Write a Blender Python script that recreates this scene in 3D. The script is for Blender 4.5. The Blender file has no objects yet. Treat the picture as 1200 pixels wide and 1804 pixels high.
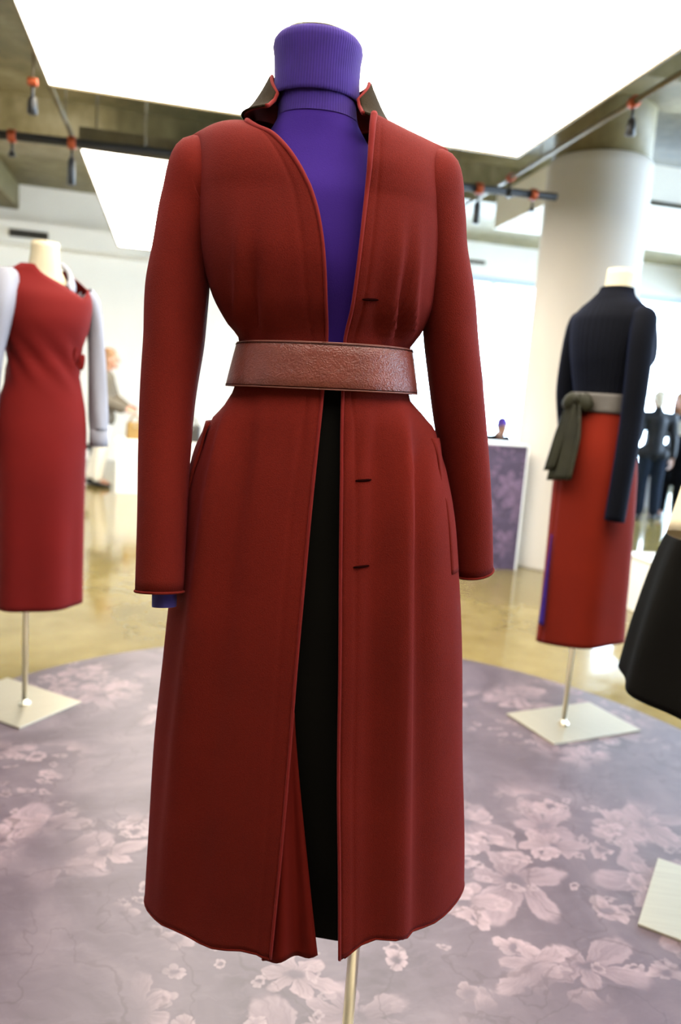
import bpy, bmesh, math, random
import numpy as np
from mathutils import Vector, Matrix, Euler

SC = bpy.context.scene
COL = SC.collection
rng = random.Random(7)
R = math.radians

# ------------------------------------------------------------------ camera
PSI, PIT, ROLL = R(12.833), R(8.487), R(4.289)
cam_d = bpy.data.cameras.new('camera')
cam_d.sensor_fit = 'VERTICAL'
cam_d.sensor_height = 36.0
cam_d.lens = 36.0 * 1350 / 1804
cam_d.clip_start = 0.05
cam_d.clip_end = 200
cam_d.dof.use_dof = True
cam_d.dof.focus_distance = 1.05
cam_d.dof.aperture_fstop = 3.2
cam = bpy.data.objects.new('camera', cam_d)
COL.objects.link(cam)
cam.matrix_world = (Matrix.Translation((0, 0, 1.24)) @ Matrix.Rotation(-PSI, 4, 'Z')
                    @ Matrix.Rotation(math.pi / 2 - PIT, 4, 'X') @ Matrix.Rotation(ROLL, 4, 'Z'))
SC.camera = cam

# ------------------------------------------------------------------ world, exposure
SC.view_settings.view_transform = 'Standard'
SC.view_settings.look = 'None'
SC.view_settings.gamma = 1.0
SC.view_settings.exposure = 0.0
SC.view_settings.use_curve_mapping = False
SKY = 22.0            # daylight outside the windows
BOX = 10.0            # luminous ceiling boxes
w = bpy.data.worlds.new('World')
SC.world = w
w.use_nodes = True
bg = w.node_tree.nodes['Background']
bg.inputs[0].default_value = (0.68, 0.83, 1.0, 1)
bg.inputs[1].default_value = SKY


# ------------------------------------------------------------------ material helpers
class NT:
    """tiny expression builder for node trees"""
    def __init__(s, mat):
        s.t = mat.node_tree
        s.n = s.t.nodes
        s.l = s.t.links

    def put(s, sock, v):
        if isinstance(v, bpy.types.NodeSocket):
            s.l.new(v, sock)
        else:
            sock.default_value = v

    def math(s, op, a, b=0.0, c=None, clamp=False):
        n = s.n.new('ShaderNodeMath')
        n.operation = op
        n.use_clamp = clamp
        s.put(n.inputs[0], a)
        s.put(n.inputs[1], b)
        if c is not None:
            s.put(n.inputs[2], c)
        return n.outputs[0]

    def vec(s, op, a, b=(0, 0, 0)):
        n = s.n.new('ShaderNodeVectorMath')
        n.operation = op
        s.put(n.inputs[0], a)
        if op == 'SCALE':
            s.put(n.inputs['Scale'], b)
            return n.outputs[0]
        s.put(n.inputs[1], b)
        return n.outputs['Value'] if op in ('LENGTH', 'DOT_PRODUCT') else n.outputs[0]

    def sep(s, v):
        n = s.n.new('ShaderNodeSeparateXYZ')
        s.put(n.inputs[0], v)
        return n.outputs

    def comb(s, x, y, z=0.0):
        n = s.n.new('ShaderNodeCombineXYZ')
        s.put(n.inputs[0], x)
        s.put(n.inputs[1], y)
        s.put(n.inputs[2], z)
        return n.outputs[0]

    def noise(s, v, scale, detail=3.0, rough=0.5, dist=0.0, color=False):
        n = s.n.new('ShaderNodeTexNoise')
        s.put(n.inputs['Vector'], v)
        n.inputs['Scale'].default_value = scale
        n.inputs['Detail'].default_value = detail
        n.inputs['Roughness'].default_value = rough
        n.inputs['Distortion'].default_value = dist
        return n.outputs['Color' if color else 0]

    def smooth(s, x, a, b):
        n = s.n.new('ShaderNodeMapRange')
        n.interpolation_type = 'SMOOTHSTEP'
        s.put(n.inputs[0], x)
        s.put(n.inputs[1], a)
        s.put(n.inputs[2], b)
        return n.outputs[0]

    def mix(s, f, a, b, mode='MIX'):
        n = s.n.new('ShaderNodeMix')
        n.data_type = 'RGBA'
        n.blend_type = mode
        s.put(n.inputs[0], f)
        s.put(n.inputs[6], a)
        s.put(n.inputs[7], b)
        return n.outputs[2]

    def ramp(s, f, stops):
        n = s.n.new('ShaderNodeValToRGB')
        s.put(n.inputs[0], f)
        el = n.color_ramp.elements
        while len(el) < len(stops):
            el.new(0.5)
        for e, (p, c) in zip(el, stops):
            e.position = p
            e.color = (*c, 1)
        return n.outputs[0]

    def obj(s):
        return s.n.new('ShaderNodeTexCoord').outputs['Object']

    def bump(s, h, strength, dist):
        n = s.n.new('ShaderNodeBump')
        n.inputs['Strength'].default_value = strength
        n.inputs['Distance'].default_value = dist
        s.put(n.inputs['Height'], h)
        return n.outputs[0]


def newmat(name):
    m = bpy.data.materials.new(name)
    m.use_nodes = True
    return m, NT(m), m.node_tree.nodes['Principled BSDF']


def pm(name, col, rough=0.6, metal=0.0, var=0.12, vscale=8.0, bump=0.0, bscale=400.0, sheen=0.0,
       sheen_tint=None, spec=0.5, coat=0.0, stretch=None, nap=0.0):
    m, t, b = newmat(name)
    v = t.obj()
    if stretch:
        v = t.vec('MULTIPLY', v, stretch)
    n = t.noise(v, vscale, 4)
    c0 = tuple(max(0, c * (1 - var)) for c in col)
    c1 = tuple(min(1, c * (1 + var)) for c in col)
    if nap:
        n = t.math('ADD', t.math('MULTIPLY', n, 0.45), t.math('MULTIPLY', t.noise(v, nap, 3, 0.7), 0.55))
    t.put(b.inputs['Base Color'], t.ramp(n, [(0.3, c0), (0.7, c1)]))
    b.inputs['Roughness'].default_value = rough
    b.inputs['Metallic'].default_value = metal
    b.inputs['Specular IOR Level'].default_value = spec
    if sheen:
        b.inputs['Sheen Weight'].default_value = sheen
        b.inputs['Sheen Roughness'].default_value = 0.45
        b.inputs['Sheen Tint'].default_value = (*(sheen_tint or col), 1)
    if coat:
        b.inputs['Coat Weight'].default_value = coat
    if bump:
        t.put(b.inputs['Normal'], t.bump(t.noise(v, bscale, 3), bump, 0.002))
    return m


def emit(name, col, strength):
    m = bpy.data.materials.new(name)
    m.use_nodes = True
    nt = m.node_tree
    nt.nodes.clear()
    e = nt.nodes.new('ShaderNodeEmission')
    e.inputs[0].default_value = (*col, 1)
    e.inputs[1].default_value = strength
    o = nt.nodes.new('ShaderNodeOutputMaterial')
    nt.links.new(e.outputs[0], o.inputs[0])
    return m


def glass_mat():
    m = bpy.data.materials.new('window glass')
    m.use_nodes = True
    nt = m.node_tree
    nt.nodes.clear()
    tr = nt.nodes.new('ShaderNodeBsdfTransparent')
    tr.inputs[0].default_value = (0.95, 0.98, 1.0, 1)
    gl = nt.nodes.new('ShaderNodeBsdfGlossy')
    gl.inputs['Roughness'].default_value = 0.03
    fr = nt.nodes.new('ShaderNodeFresnel')
    fr.inputs[0].default_value = 1.3
    mx = nt.nodes.new('ShaderNodeMixShader')
    o = nt.nodes.new('ShaderNodeOutputMaterial')
    nt.links.new(fr.outputs[0], mx.inputs[0])
    nt.links.new(tr.outputs[0], mx.inputs[1])
    nt.links.new(gl.outputs[0], mx.inputs[2])
    nt.links.new(mx.outputs[0], o.inputs[0])
    return m


def floral(name, plane='XY', scale=1.0, rough=0.5, dark=(1, 1, 1)):
    """printed painterly flowers: voronoi cells turned into petals"""
    m, t, b = newmat(name)
    o = t.obj()
    if plane == 'XZ':
        x, y, z = t.sep(o)
        o = t.comb(t.math('ADD', x, y), z, 0.0)
    o = t.vec('SCALE', o, scale)
    wob = t.vec('SCALE', t.vec('SUBTRACT', t.noise(o, 7.0, 3, color=True), (0.5, 0.5, 0.5)), 0.085)
    fine = t.vec('SCALE', t.vec('SUBTRACT', t.noise(o, 38.0, 2, color=True), (0.5, 0.5, 0.5)), 0.024)
    p = t.vec('ADD', t.vec('ADD', o, wob), fine)
    g = lambda c: tuple(v * k for v, k in zip(c, dark))
    base = t.ramp(t.noise(o, 2.6, 5, 0.6, 1.2), [(0.28, g((0.165, 0.115, 0.145))), (0.5, g((0.27, 0.208, 0.25))), (0.72, g((0.42, 0.335, 0.37)))])
    # brush strokes, long soft streaks
    strk = t.noise(t.vec('MULTIPLY', p, (9.0, 34.0, 1.0)), 1.0, 4, 0.65, 0.8)
    base = t.mix(t.math('MULTIPLY', t.smooth(strk, 0.5, 0.75), 0.35), base, (*g((0.45, 0.37, 0.42)), 1))
    base = t.mix(t.math('MULTIPLY', t.smooth(strk, 0.45, 0.25), 0.4), base, (*g((0.16, 0.115, 0.14)), 1))
    cluster = t.noise(t.vec('ADD', o, (5.2, 1.3, 0)), 1.7, 2)

    def layer(base, sc, n, rad, keep, cin, cout, seed, hole=0.12, mask=None, depth=0.6, alpha=1.0, sharp=0.08, pinch=0.5):
        q = t.vec('ADD', p, (seed * 3.17, seed * 1.73, 0))
        v = t.n.new('ShaderNodeTexVoronoi')
        v.voronoi_dimensions = '2D'
        v.inputs['Scale'].default_value = sc
        v.inputs['Randomness'].default_value = 0.85
        t.put(v.inputs['Vector'], q)
        d = t.vec('SUBTRACT', q, v.outputs['Position'])
        dx, dy, _ = t.sep(d)
        cr = t.n.new('ShaderNodeSeparateColor')
        t.put(cr.inputs[0], v.outputs['Color'])
        r1, r2, r3 = cr.outputs
        ang = t.math('ADD', t.math('ARCTAN2', dy, dx), t.math('MULTIPLY', r1, 6.283))
        # pairs of petals of uneven length
        ln = t.vec('LENGTH', t.comb(dx, t.math('MULTIPLY', dy, t.math('ADD', 0.8, t.math('MULTIPLY', r3, 0.7)))))
        lobe = t.math('ABSOLUTE', t.math('COSINE', t.math('MULTIPLY', ang, n / 2)))
        uneven = t.math('ADD', 0.78, t.math('MULTIPLY', t.math('SINE', t.math('ADD', t.math('MULTIPLY', ang, 2.0), t.math('MULTIPLY', r2, 6.0))), 0.22))
        rp = t.math('MULTIPLY', t.math('MULTIPLY', t.math('ADD', 1 - depth, t.math('MULTIPLY', t.math('POWER', lobe, pinch), depth)), rad), uneven)
        inside = t.smooth(t.math('DIVIDE', ln, rp), 1.0, 1.0 - sharp)
        core = t.smooth(t.math('DIVIDE', ln, rad), hole * 0.5, hole * 1.3)
        sel = t.math('LESS_THAN', r2, keep)
        a = t.math('MULTIPLY', t.math('MULTIPLY', inside, core), sel)
        if mask is not None:
            a = t.math('MULTIPLY', a, mask)
        streak = t.noise(t.comb(t.math('MULTIPLY', ang, 7.0), t.math('MULTIPLY', ln, 9.0 * 0.13 / rad), r1), 1.6, 3, 0.6)
        rim = t.math('DIVIDE', ln, rp)
        f = t.math('ADD', t.math('MULTIPLY', streak, 0.9), t.math('MULTIPLY', rim, 0.45))
        colr = t.ramp(f, [(0.45, cin), (0.72, tuple((x + y) / 2 for x, y in zip(cin, cout))), (1.0, cout)])
        crease = t.smooth(lobe, 0.45, 0.0)
        colr = t.mix(t.math('MULTIPLY', crease, 0.75), colr, (*cin, 1))
        a = t.math('MULTIPLY', a, t.math('ADD', 0.35, t.math('MULTIPLY', t.noise(o, 5.0, 2), 1.1), clamp=True))
        return t.mix(t.math('MULTIPLY', a, alpha), base, colr)

    cm = t.smooth(cluster, 0.40, 0.52)
    cm2 = t.smooth(cluster, 0.44, 0.54)
    base = layer(base, 3.1, 3, 0.17, 0.75, g((0.13, 0.085, 0.115)), g((0.22, 0.15, 0.19)), 1, 0.0, None, 0.75, 0.75, 0.2)
    base = layer(base, 5.5, 4, 0.11, 0.6, g((0.19, 0.145, 0.14)), g((0.27, 0.205, 0.225)), 2, 0.0, None, 0.8, 0.6, 0.2)
    gf = lambda c: tuple(min(1, v * k * 1.22) for v, k in zip(c, dark))
    base = layer(base, 3.0, 5, 0.20, 0.66, gf((0.33, 0.24, 0.27)), gf((0.68, 0.53, 0.55)), 3, 0.14, cm, 0.80, 0.8, 0.16, 0.75)
    base = layer(base, 4.3, 6, 0.13, 0.6, gf((0.34, 0.25, 0.27)), gf((0.74, 0.57, 0.58)), 5, 0.16, cm, 0.70, 0.85, 0.14, 0.7)
    base = layer(base, 8.5, 5, 0.055, 0.5, gf((0.42, 0.30, 0.32)), gf((0.80, 0.64, 0.64)), 4, 0.3, cm2, 0.4, 0.95, 0.12)
    base = layer(base, 17.0, 5, 0.028, 0.3, gf((0.42, 0.31, 0.33)), gf((0.74, 0.60, 0.60)), 6, 0.3, cm2, 0.4, 0.9, 0.15)
    # thin dark stems and veins
    v = t.n.new('ShaderNodeTexNoise')
    v.inputs['Scale'].default_value = 3.2
    v.inputs['Detail'].default_value = 2
    v.inputs['Distortion'].default_value = 1.0
    t.put(v.inputs['Vector'], p)
    vein = t.smooth(t.math('ABSOLUTE', t.math('SUBTRACT', v.outputs[0], 0.5)), 0.012, 0.003)
    base = t.mix(t.math('MULTIPLY', vein, 0.45), base, (*g((0.15, 0.10, 0.12)), 1))
    t.put(b.inputs['Base Color'], base)
    b.inputs['Roughness'].default_value = rough
    b.inputs['Specular IOR Level'].default_value = 0.45
    return m


WOOL = (0.079, 0.0056, 0.0029)
M = dict(
    wool=pm('burgundy wool', WOOL, 0.9, var=0.34, vscale=5, nap=600.0, bump=0.45, bscale=750, sheen=0.07, sheen_tint=(0.70, 0.10, 0.17), spec=0.07),
    wool_in=pm('red lining', (0.078, 0.0038, 0.0020), 0.85, var=0.08, vscale=4, spec=0.08),
    piping=pm('burgundy edge wool', (0.105, 0.005, 0.0035), 0.9, var=0.08, vscale=20, sheen=0.15, sheen_tint=(0.8, 0.15, 0.18), spec=0.15),
    thread=pm('dark burgundy thread', (0.008, 0.0012, 0.001), 1.0, var=0.2, vscale=60, spec=0.0),
    collar=pm('brown collar felt', (0.017, 0.0105, 0.005), 0.95, var=0.2, vscale=18, bump=0.4, bscale=600, spec=0.06),
    black=pm('black crepe', (0.0034, 0.0030, 0.0025), 0.9, var=0.15, vscale=6, spec=0.03),
    red_dress=pm('red wool crepe', (0.095, 0.0034, 0.0024), 0.85, var=0.08, vscale=5, sheen=0.10, sheen_tint=(0.8, 0.15, 0.22), spec=0.12),
    orange=pm('rust red wool', (0.115, 0.0072, 0.0016), 0.85, var=0.08, vscale=5, sheen=0.07, sheen_tint=(0.8, 0.15, 0.3), spec=0.1),
    shirt=pm('pale lilac cotton', (0.20, 0.20, 0.235), 0.8, var=0.05, vscale=6, spec=0.3),
    navy=pm('navy rib knit', (0.0026, 0.0028, 0.0044), 0.85, var=0.2, vscale=6, sheen=0.05, sheen_tint=(0.15, 0.28, 0.9), spec=0.05),
    olive=pm('olive satin', (0.012, 0.0112, 0.005), 0.6, var=0.25, vscale=9, spec=0.15),
    taupe=pm('taupe leather', (0.040, 0.032, 0.025), 0.55, var=0.1, vscale=9),
    cream=pm('cream linen', (0.50, 0.425, 0.29), 0.85, var=0.04, vscale=12, spec=0.3),
    steel=pm('brushed steel', (0.62, 0.57, 0.47), 0.33, 1.0, var=0.06, vscale=6, bump=0.1, bscale=60, stretch=(1, 1, 0.05)),
    plate=pm('brushed plate steel', (0.41, 0.375, 0.30), 0.45, 0.75, var=0.05, vscale=4, stretch=(1, 30, 1), bump=0.05, bscale=40),
    white=pm('white lacquer', (0.86, 0.85, 0.82), 0.45, var=0.02, vscale=3),
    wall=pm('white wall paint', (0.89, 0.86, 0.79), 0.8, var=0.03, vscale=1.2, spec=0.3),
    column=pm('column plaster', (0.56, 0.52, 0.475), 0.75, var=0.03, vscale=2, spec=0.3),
    blackmetal=pm('black metal', (0.012, 0.012, 0.013), 0.45, var=0.1, vscale=9),
    rail=pm('aged rail metal', (0.16, 0.125, 0.065), 0.45, 0.5, var=0.2, vscale=8),
    copper=pm('red copper', (0.42, 0.085, 0.03), 0.45, 0.6, var=0.2, vscale=20),
    alu=pm('window aluminium', (0.52, 0.60, 0.66), 0.5, 0.2, var=0.04, vscale=4),
    slot=pm('dark slot', (0.055, 0.045, 0.025), 0.7, var=0.2, vscale=6),
    skin=pm('skin', (0.40, 0.20, 0.13), 0.55, var=0.08, vscale=20),
    eye=pm('eye', (0.03, 0.02, 0.02), 0.2, var=0.1, vscale=20),
    lips=pm('lips', (0.42, 0.13, 0.11), 0.5, var=0.1, vscale=20),
    hair_blond=pm('ginger blond hair', (0.20, 0.098, 0.038), 0.6, var=0.25, vscale=30, stretch=(1, 1, 0.2)),
    hair_white=pm('pale grey hair', (0.62, 0.60, 0.56), 0.6, var=0.2, vscale=30, stretch=(1, 1, 0.2)),
    hair_dark=pm('dark brown hair', (0.04, 0.025, 0.016), 0.6, var=0.3, vscale=30, stretch=(1, 1, 0.2)),
    cardigan=pm('taupe cardigan knit', (0.105, 0.084, 0.058), 0.9, var=0.12, vscale=14, bump=0.3, bscale=200),
    white_cotton=pm('white cotton', (0.84, 0.81, 0.74), 0.85, var=0.04, vscale=9),
    leather=pm('dark navy leather', (0.007, 0.010, 0.017), 0.5, var=0.2, vscale=9, spec=0.25),
    denim=pm('dark denim', (0.010, 0.016, 0.030), 0.85, var=0.2, vscale=30, spec=0.1),
    black_coat=pm('black coat wool', (0.004, 0.005, 0.008), 0.9, var=0.2, vscale=9, spec=0.08),
    boots=pm('black leather', (0.010, 0.012, 0.018), 0.3, var=0.1, vscale=9),
    hat=pm('violet felt', (0.085, 0.035, 0.32), 0.85, var=0.1, vscale=20),
    paper=pm('white paper', (0.88, 0.88, 0.88), 0.7, var=0.02, vscale=9),
    tan=pm('yellow tan leather', (0.24, 0.14, 0.03), 0.6, var=0.15, vscale=12),
    bag_black=pm('black bag leather', (0.015, 0.012, 0.010), 0.4, var=0.1, vscale=12),
    mauve=pm('mauve board', (0.11, 0.052, 0.072), 0.6, var=0.1, vscale=6),
    grey=pm('grey board', (0.32, 0.32, 0.34), 0.6, var=0.05, vscale=4),
    glass=glass_mat(),
    box_light=emit('luminous ceiling fabric', (1.0, 0.93, 0.80), BOX),
)


def knit_mat(name, col, ribs, rough=0.9):
    """fine rib knit: vertical wales round the neck"""
    m, t, b = newmat(name)
    o = t.obj()
    x, y, z = t.sep(o)
    a = t.math('MULTIPLY', t.math('ARCTAN2', y, x), ribs)
    wv = t.math('ADD', t.math('MULTIPLY', t.math('SINE', a), 0.5), 0.5)
    n = t.noise(o, 60, 3)
    c0 = tuple(c * 0.78 for c in col)
    c1 = tuple(min(1, c * 1.15) for c in col)
    t.put(b.inputs['Base Color'], t.ramp(t.math('ADD', t.math('MULTIPLY', wv, 0.35), t.math('MULTIPLY', n, 0.65)), [(0.2, c0), (0.8, c1)]))
    b.inputs['Roughness'].default_value = rough
    b.inputs['Specular IOR Level'].default_value = 0.25
    b.inputs['Sheen Weight'].default_value = 0.06
    b.inputs['Sheen Tint'].default_value = (0.45, 0.35, 0.9, 1)
    t.put(b.inputs['Normal'], t.bump(wv, 0.3, 0.0010))
    return m


PURPLE = (0.023, 0.0062, 0.112)
M['purple'] = pm('violet jersey', PURPLE, 0.9, var=0.08, vscale=10, bump=0.2, bscale=900, sheen=0.06, sheen_tint=(0.4, 0.3, 0.9), spec=0.12)
M['purple_rib'] = knit_mat('violet rib knit', PURPLE, 96)
M['purple_cuff'] = pm('violet cuff', (0.018, 0.008, 0.10), 0.9, var=0.1, vscale=20)


def leather_mat():
    m, t, b = newmat('pebbled belt leather')
    o = t.obj()
    v = t.n.new('ShaderNodeTexVoronoi')
    v.inputs['Scale'].default_value = 420
    t.put(v.inputs['Vector'], t.vec('ADD', o, t.vec('SCALE', t.noise(o, 90, 2, color=True), 0.01)))
    n = t.noise(o, 30, 3)
    t.put(b.inputs['Base Color'], t.ramp(n, [(0.3, (0.100, 0.0175, 0.0105)), (0.7, (0.135, 0.026, 0.0165))]))
    b.inputs['Roughness'].default_value = 0.42
    t.put(b.inputs['Normal'], t.bump(v.outputs['Distance'], 0.55, 0.0012))
    return m


M['belt'] = leather_mat()
M['belt_edge'] = pm('belt edge leather', (0.17, 0.05, 0.035), 0.5, var=0.1, vscale=30)


def floor_mat():
    m, t, b = newmat('polished concrete floor')
    o = t.obj()
    n = t.noise(o, 1.4, 6, 0.6, 0.6)
    n2 = t.noise(o, 9, 5, 0.6)
    f = t.math('ADD', t.math('MULTIPLY', n, 0.7), t.math('MULTIPLY', n2, 0.3))
    t.put(b.inputs['Base Color'], t.ramp(f, [(0.3, (0.12, 0.087, 0.022)), (0.5, (0.195, 0.145, 0.046)), (0.7, (0.27, 0.21, 0.082))]))
    t.put(b.inputs['Roughness'], t.ramp(n2, [(0.3, (0.06,) * 3), (0.7, (0.15,) * 3)]))
    b.inputs['Specular IOR Level'].default_value = 0.75
    t.put(b.inputs['Normal'], t.bump(t.noise(o, 3, 2), 0.04, 0.02))
    return m


def concrete_mat():
    m, t, b = newmat('raw concrete')
    o = t.obj()
    n = t.noise(o, 0.9, 6, 0.65, 0.5)
    n2 = t.noise(t.vec('MULTIPLY', o, (1, 1, 0.3)), 6, 5, 0.6)
    f = t.math('ADD', t.math('MULTIPLY', n, 0.65), t.math('MULTIPLY', n2, 0.35))
    t.put(b.inputs['Base Color'], t.ramp(f, [(0.32, (0.085, 0.066, 0.020)), (0.5, (0.19, 0.152, 0.066)), (0.68, (0.35, 0.30, 0.18))]))
    b.inputs['Roughness'].default_value = 0.55
    t.put(b.inputs['Normal'], t.bump(n2, 0.3, 0.01))
    return m


M['floor'] = floor_mat()
M['concrete'] = concrete_mat()
M['rug'] = floral('floral print carpet', 'XY', 1.0, 0.40, (0.275, 0.255, 0.275))
M['floral_panel'] = floral('floral print panel', 'XZ', 1.0, 0.6, (0.22, 0.17, 0.27))


# ------------------------------------------------------------------ object helpers
def tag(o, label=None, cat=None, group=None, kind=None):
    if label:
        o['label'] = label
    if cat:
        o['category'] = cat
    if group:
        o['group'] = group
    if kind:
        o['kind'] = kind
    return o


def empty(name, loc=(0, 0, 0), rz=0.0, label=None, cat=None, group=None, kind=None):
    o = bpy.data.objects.new(name, None)
    o.empty_display_size = 0.1
    COL.objects.link(o)
    o.location = loc
    o.rotation_euler = (0, 0, rz)
    return tag(o, label, cat, group, kind)


def meshobj(name, verts, faces, mat, parent=None, smooth=True, solid=0.0, sub=0, bevel=0.0, offset=0.0):
    me = bpy.data.meshes.new(name)
    me.from_pydata([tuple(map(float, v)) for v in verts], [], faces)
    me.validate()
    me.update()
    o = bpy.data.objects.new(name, me)
    COL.objects.link(o)
    if mat:
        me.materials.append(M[mat] if isinstance(mat, str) else mat)
    if smooth:
        me.polygons.foreach_set('use_smooth', [True] * len(me.polygons))
    if solid:
        md = o.modifiers.new('thickness', 'SOLIDIFY')
        md.thickness = solid
        md.offset = offset
    if sub:
        md = o.modifiers.new('smooth', 'SUBSURF')
        md.levels = sub
        md.render_levels = sub
    if bevel:
        md = o.modifiers.new('bevel', 'BEVEL')
        md.width = bevel
        md.segments = 2
        md.limit_method = 'ANGLE'
    if parent:
        o.parent = parent
    return o


def grid(name, P, mat, parent=None, close=False, cap0=False, cap1=False, **k):
    """P: array rows x cols x 3"""
    P = np.asarray(P, float)
    r, c = P.shape[:2]
    V = P.reshape(-1, 3).tolist()
    F = []
    for i in range(r - 1):
        for j in range(c if close else c - 1):
            j2 = (j + 1) % c
            F.append((i * c + j, i * c + j2, (i + 1) * c + j2, (i + 1) * c + j))
    if cap0:
        F.append(tuple(range(c))[::-1])
    if cap1:
        F.append(tuple((r - 1) * c + j for j in range(c)))
    return meshobj(name, V, F, mat, parent, **k)


def boxdata(x0, x1, y0, y1, z0, z1):
    v = [(x0, y0, z0), (x1, y0, z0), (x1, y1, z0), (x0, y1, z0), (x0, y0, z1), (x1, y0, z1), (x1, y1, z1), (x0, y1, z1)]
    f = [(3, 2, 1, 0), (4, 5, 6, 7), (0, 1, 5, 4), (1, 2, 6, 5), (2, 3, 7, 6), (3, 0, 4, 7)]
    return v, f


def box(name, x0, x1, y0, y1, z0, z1, mat, parent=None, bevel=0.0):
    v, f = boxdata(x0, x1, y0, y1, z0, z1)
    return meshobj(name, v, f, mat, parent, smooth=False, bevel=bevel)


def tube_pts(path, rad, seg=12):
    """rings along a polyline"""
    path = [Vector(p) for p in path]
    rads = rad if hasattr(rad, '__len__') else [rad] * len(path)
    rings = []
    prev = None
    for i, p in enumerate(path):
        d = (path[min(i + 1, len(path) - 1)] - path[max(i - 1, 0)]).normalized()
        if prev is None:
            a = Vector((0, 0, 1)) if abs(d.z) < 0.9 else Vector((1, 0, 0))
            e1 = d.cross(a).normalized()
        else:
            e1 = (prev - d * prev.dot(d)).normalized()
        prev = e1
        e2 = d.cross(e1)
        rings.append([p + (e1 * math.cos(2 * math.pi * k / seg) + e2 * math.sin(2 * math.pi * k / seg)) * rads[i] for k in range(seg)])
    return np.array([[tuple(v) for v in r] for r in rings])


def tube(name, path, rad, mat, parent=None, seg=12, **k):
    return grid(name, tube_pts(path, rad, seg), mat, parent, close=True, cap0=True, cap1=True, **k)


def lathe(name, prof, mat, parent=None, seg=32, center=(0, 0), **k):
    P = [[(center[0] + r * math.cos(2 * math.pi * j / seg), center[1] + r * math.sin(2 * math.pi * j / seg), z) for j in range(seg)] for r, z in prof]
    return grid(name, P, mat, parent, close=True, cap0=True, cap1=True, **k)


def pchip(xs, ys):
    """monotone cubic interpolation (xs ascending)"""
    xs = np.array(xs, float)
    ys = np.array(ys, float)
    h = np.diff(xs)
    d = np.diff(ys) / h
    m = np.zeros_like(xs)
    m[0], m[-1] = d[0], d[-1]
    for i in range(1, len(xs) - 1):
        if d[i - 1] * d[i] > 0:
            w1, w2 = 2 * h[i] + h[i - 1], h[i] + 2 * h[i - 1]
            m[i] = (w1 + w2) / (w1 / d[i - 1] + w2 / d[i])

    def f(x):
        x = np.clip(np.asarray(x, float), xs[0], xs[-1])
        i = np.clip(np.searchsorted(xs, x) - 1, 0, len(xs) - 2)
        t = (x - xs[i]) / h[i]
        return ((1 + 2 * t) * (1 - t) ** 2 * ys[i] + t * (1 - t) ** 2 * h[i] * m[i] + t * t * (3 - 2 * t) * ys[i + 1] + t * t * (t - 1) * h[i] * m[i + 1])
    return f


def prof(pairs):
    pairs = sorted(pairs)
    return pchip([p[0] for p in pairs], [p[1] for p in pairs])


def spow(v, e):
    return np.sign(v) * np.abs(v) ** e


def sell(phi, cx, cy, a, bf, bb, n=2.3):
    """point of a garment cross-section; phi=0 is the front (-y)"""
    s, c = np.sin(phi), np.cos(phi)
    x = cx + a * spow(s, 2 / n)
    y = cy - np.where(c > 0, bf, bb) * spow(c, 2 / n)
    return x, y


def loft_body(name, rows, mat, parent, seg=48, n=2.2, nz=40, fold=None, cap0=False, cap1=False, phi0=None, phi1=None, hem=None, **k):
    """rows: (z, cx, cy, a, bf, bb) -> tube-like garment"""
    rows = sorted(rows)
    z = [r[0] for r in rows]
    fs = [pchip(z, [r[i] for r in rows]) for i in range(1, 6)]
    closed = phi0 is None
    ph = np.linspace(0, 2 * np.pi, seg, endpoint=False) if closed else np.linspace(phi0, phi1, seg)
    P = []
    for zz in np.linspace(z[0], z[-1], nz):
        cx, cy, a, bf, bb = [float(f(zz)) for f in fs]
        x, y = sell(ph, cx, cy, a, bf, bb, n)
        if fold:
            d = fold(ph, zz)
            nx, ny = (x - cx), (y - cy)
            ln = np.hypot(nx, ny) + 1e-9
            x = x + nx / ln * d
            y = y + ny / ln * d
        zs = np.full_like(x, zz)
        if hem is not None:
            wgt = max(0.0, 1 - (zz - z[0]) / (0.35 * (z[-1] - z[0])))
            zs = zs + hem(x, y, ph) * wgt
        P.append(np.stack([x, y, zs], -1))
    return grid(name, P, mat, parent, close=closed, cap0=cap0, cap1=cap1, **k)


def arm_tube(name, rows, mat, parent, seg=24, up=(0, 1, 0), nz=40, crease=None, **k):
    """rows: (x, y, z, half_width, half_depth) from shoulder to cuff"""
    t = np.linspace(0, 1, len(rows))
    fs = [pchip(t, [r[i] for r in rows]) for i in range(5)]
    T = np.linspace(0, 1, nz)
    C = np.stack([fs[i](T) for i in range(3)], -1)
    tan = np.gradient(C, axis=0)
    P = []
    th = np.linspace(0, 2 * np.pi, seg, endpoint=False)
    for i in range(nz):
        d = Vector(tan[i]).normalized()
        e2 = Vector(up)
        e2 = (e2 - d * e2.dot(d)).normalized()
        e1 = e2.cross(d).normalized()
        w, dp = float(fs[3](T[i])), float(fs[4](T[i]))
        r = 1.0 + (crease(th, T[i]) if crease else 0.0)
        P.append(C[i] + np.outer(np.cos(th) * w * r, e1) + np.outer(np.sin(th) * dp * r, e2))
    return grid(name, P, mat, parent, close=True, **k)


# ------------------------------------------------------------------ the setting
def struct(o):
    o['kind'] = 'structure'
    return o


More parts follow.
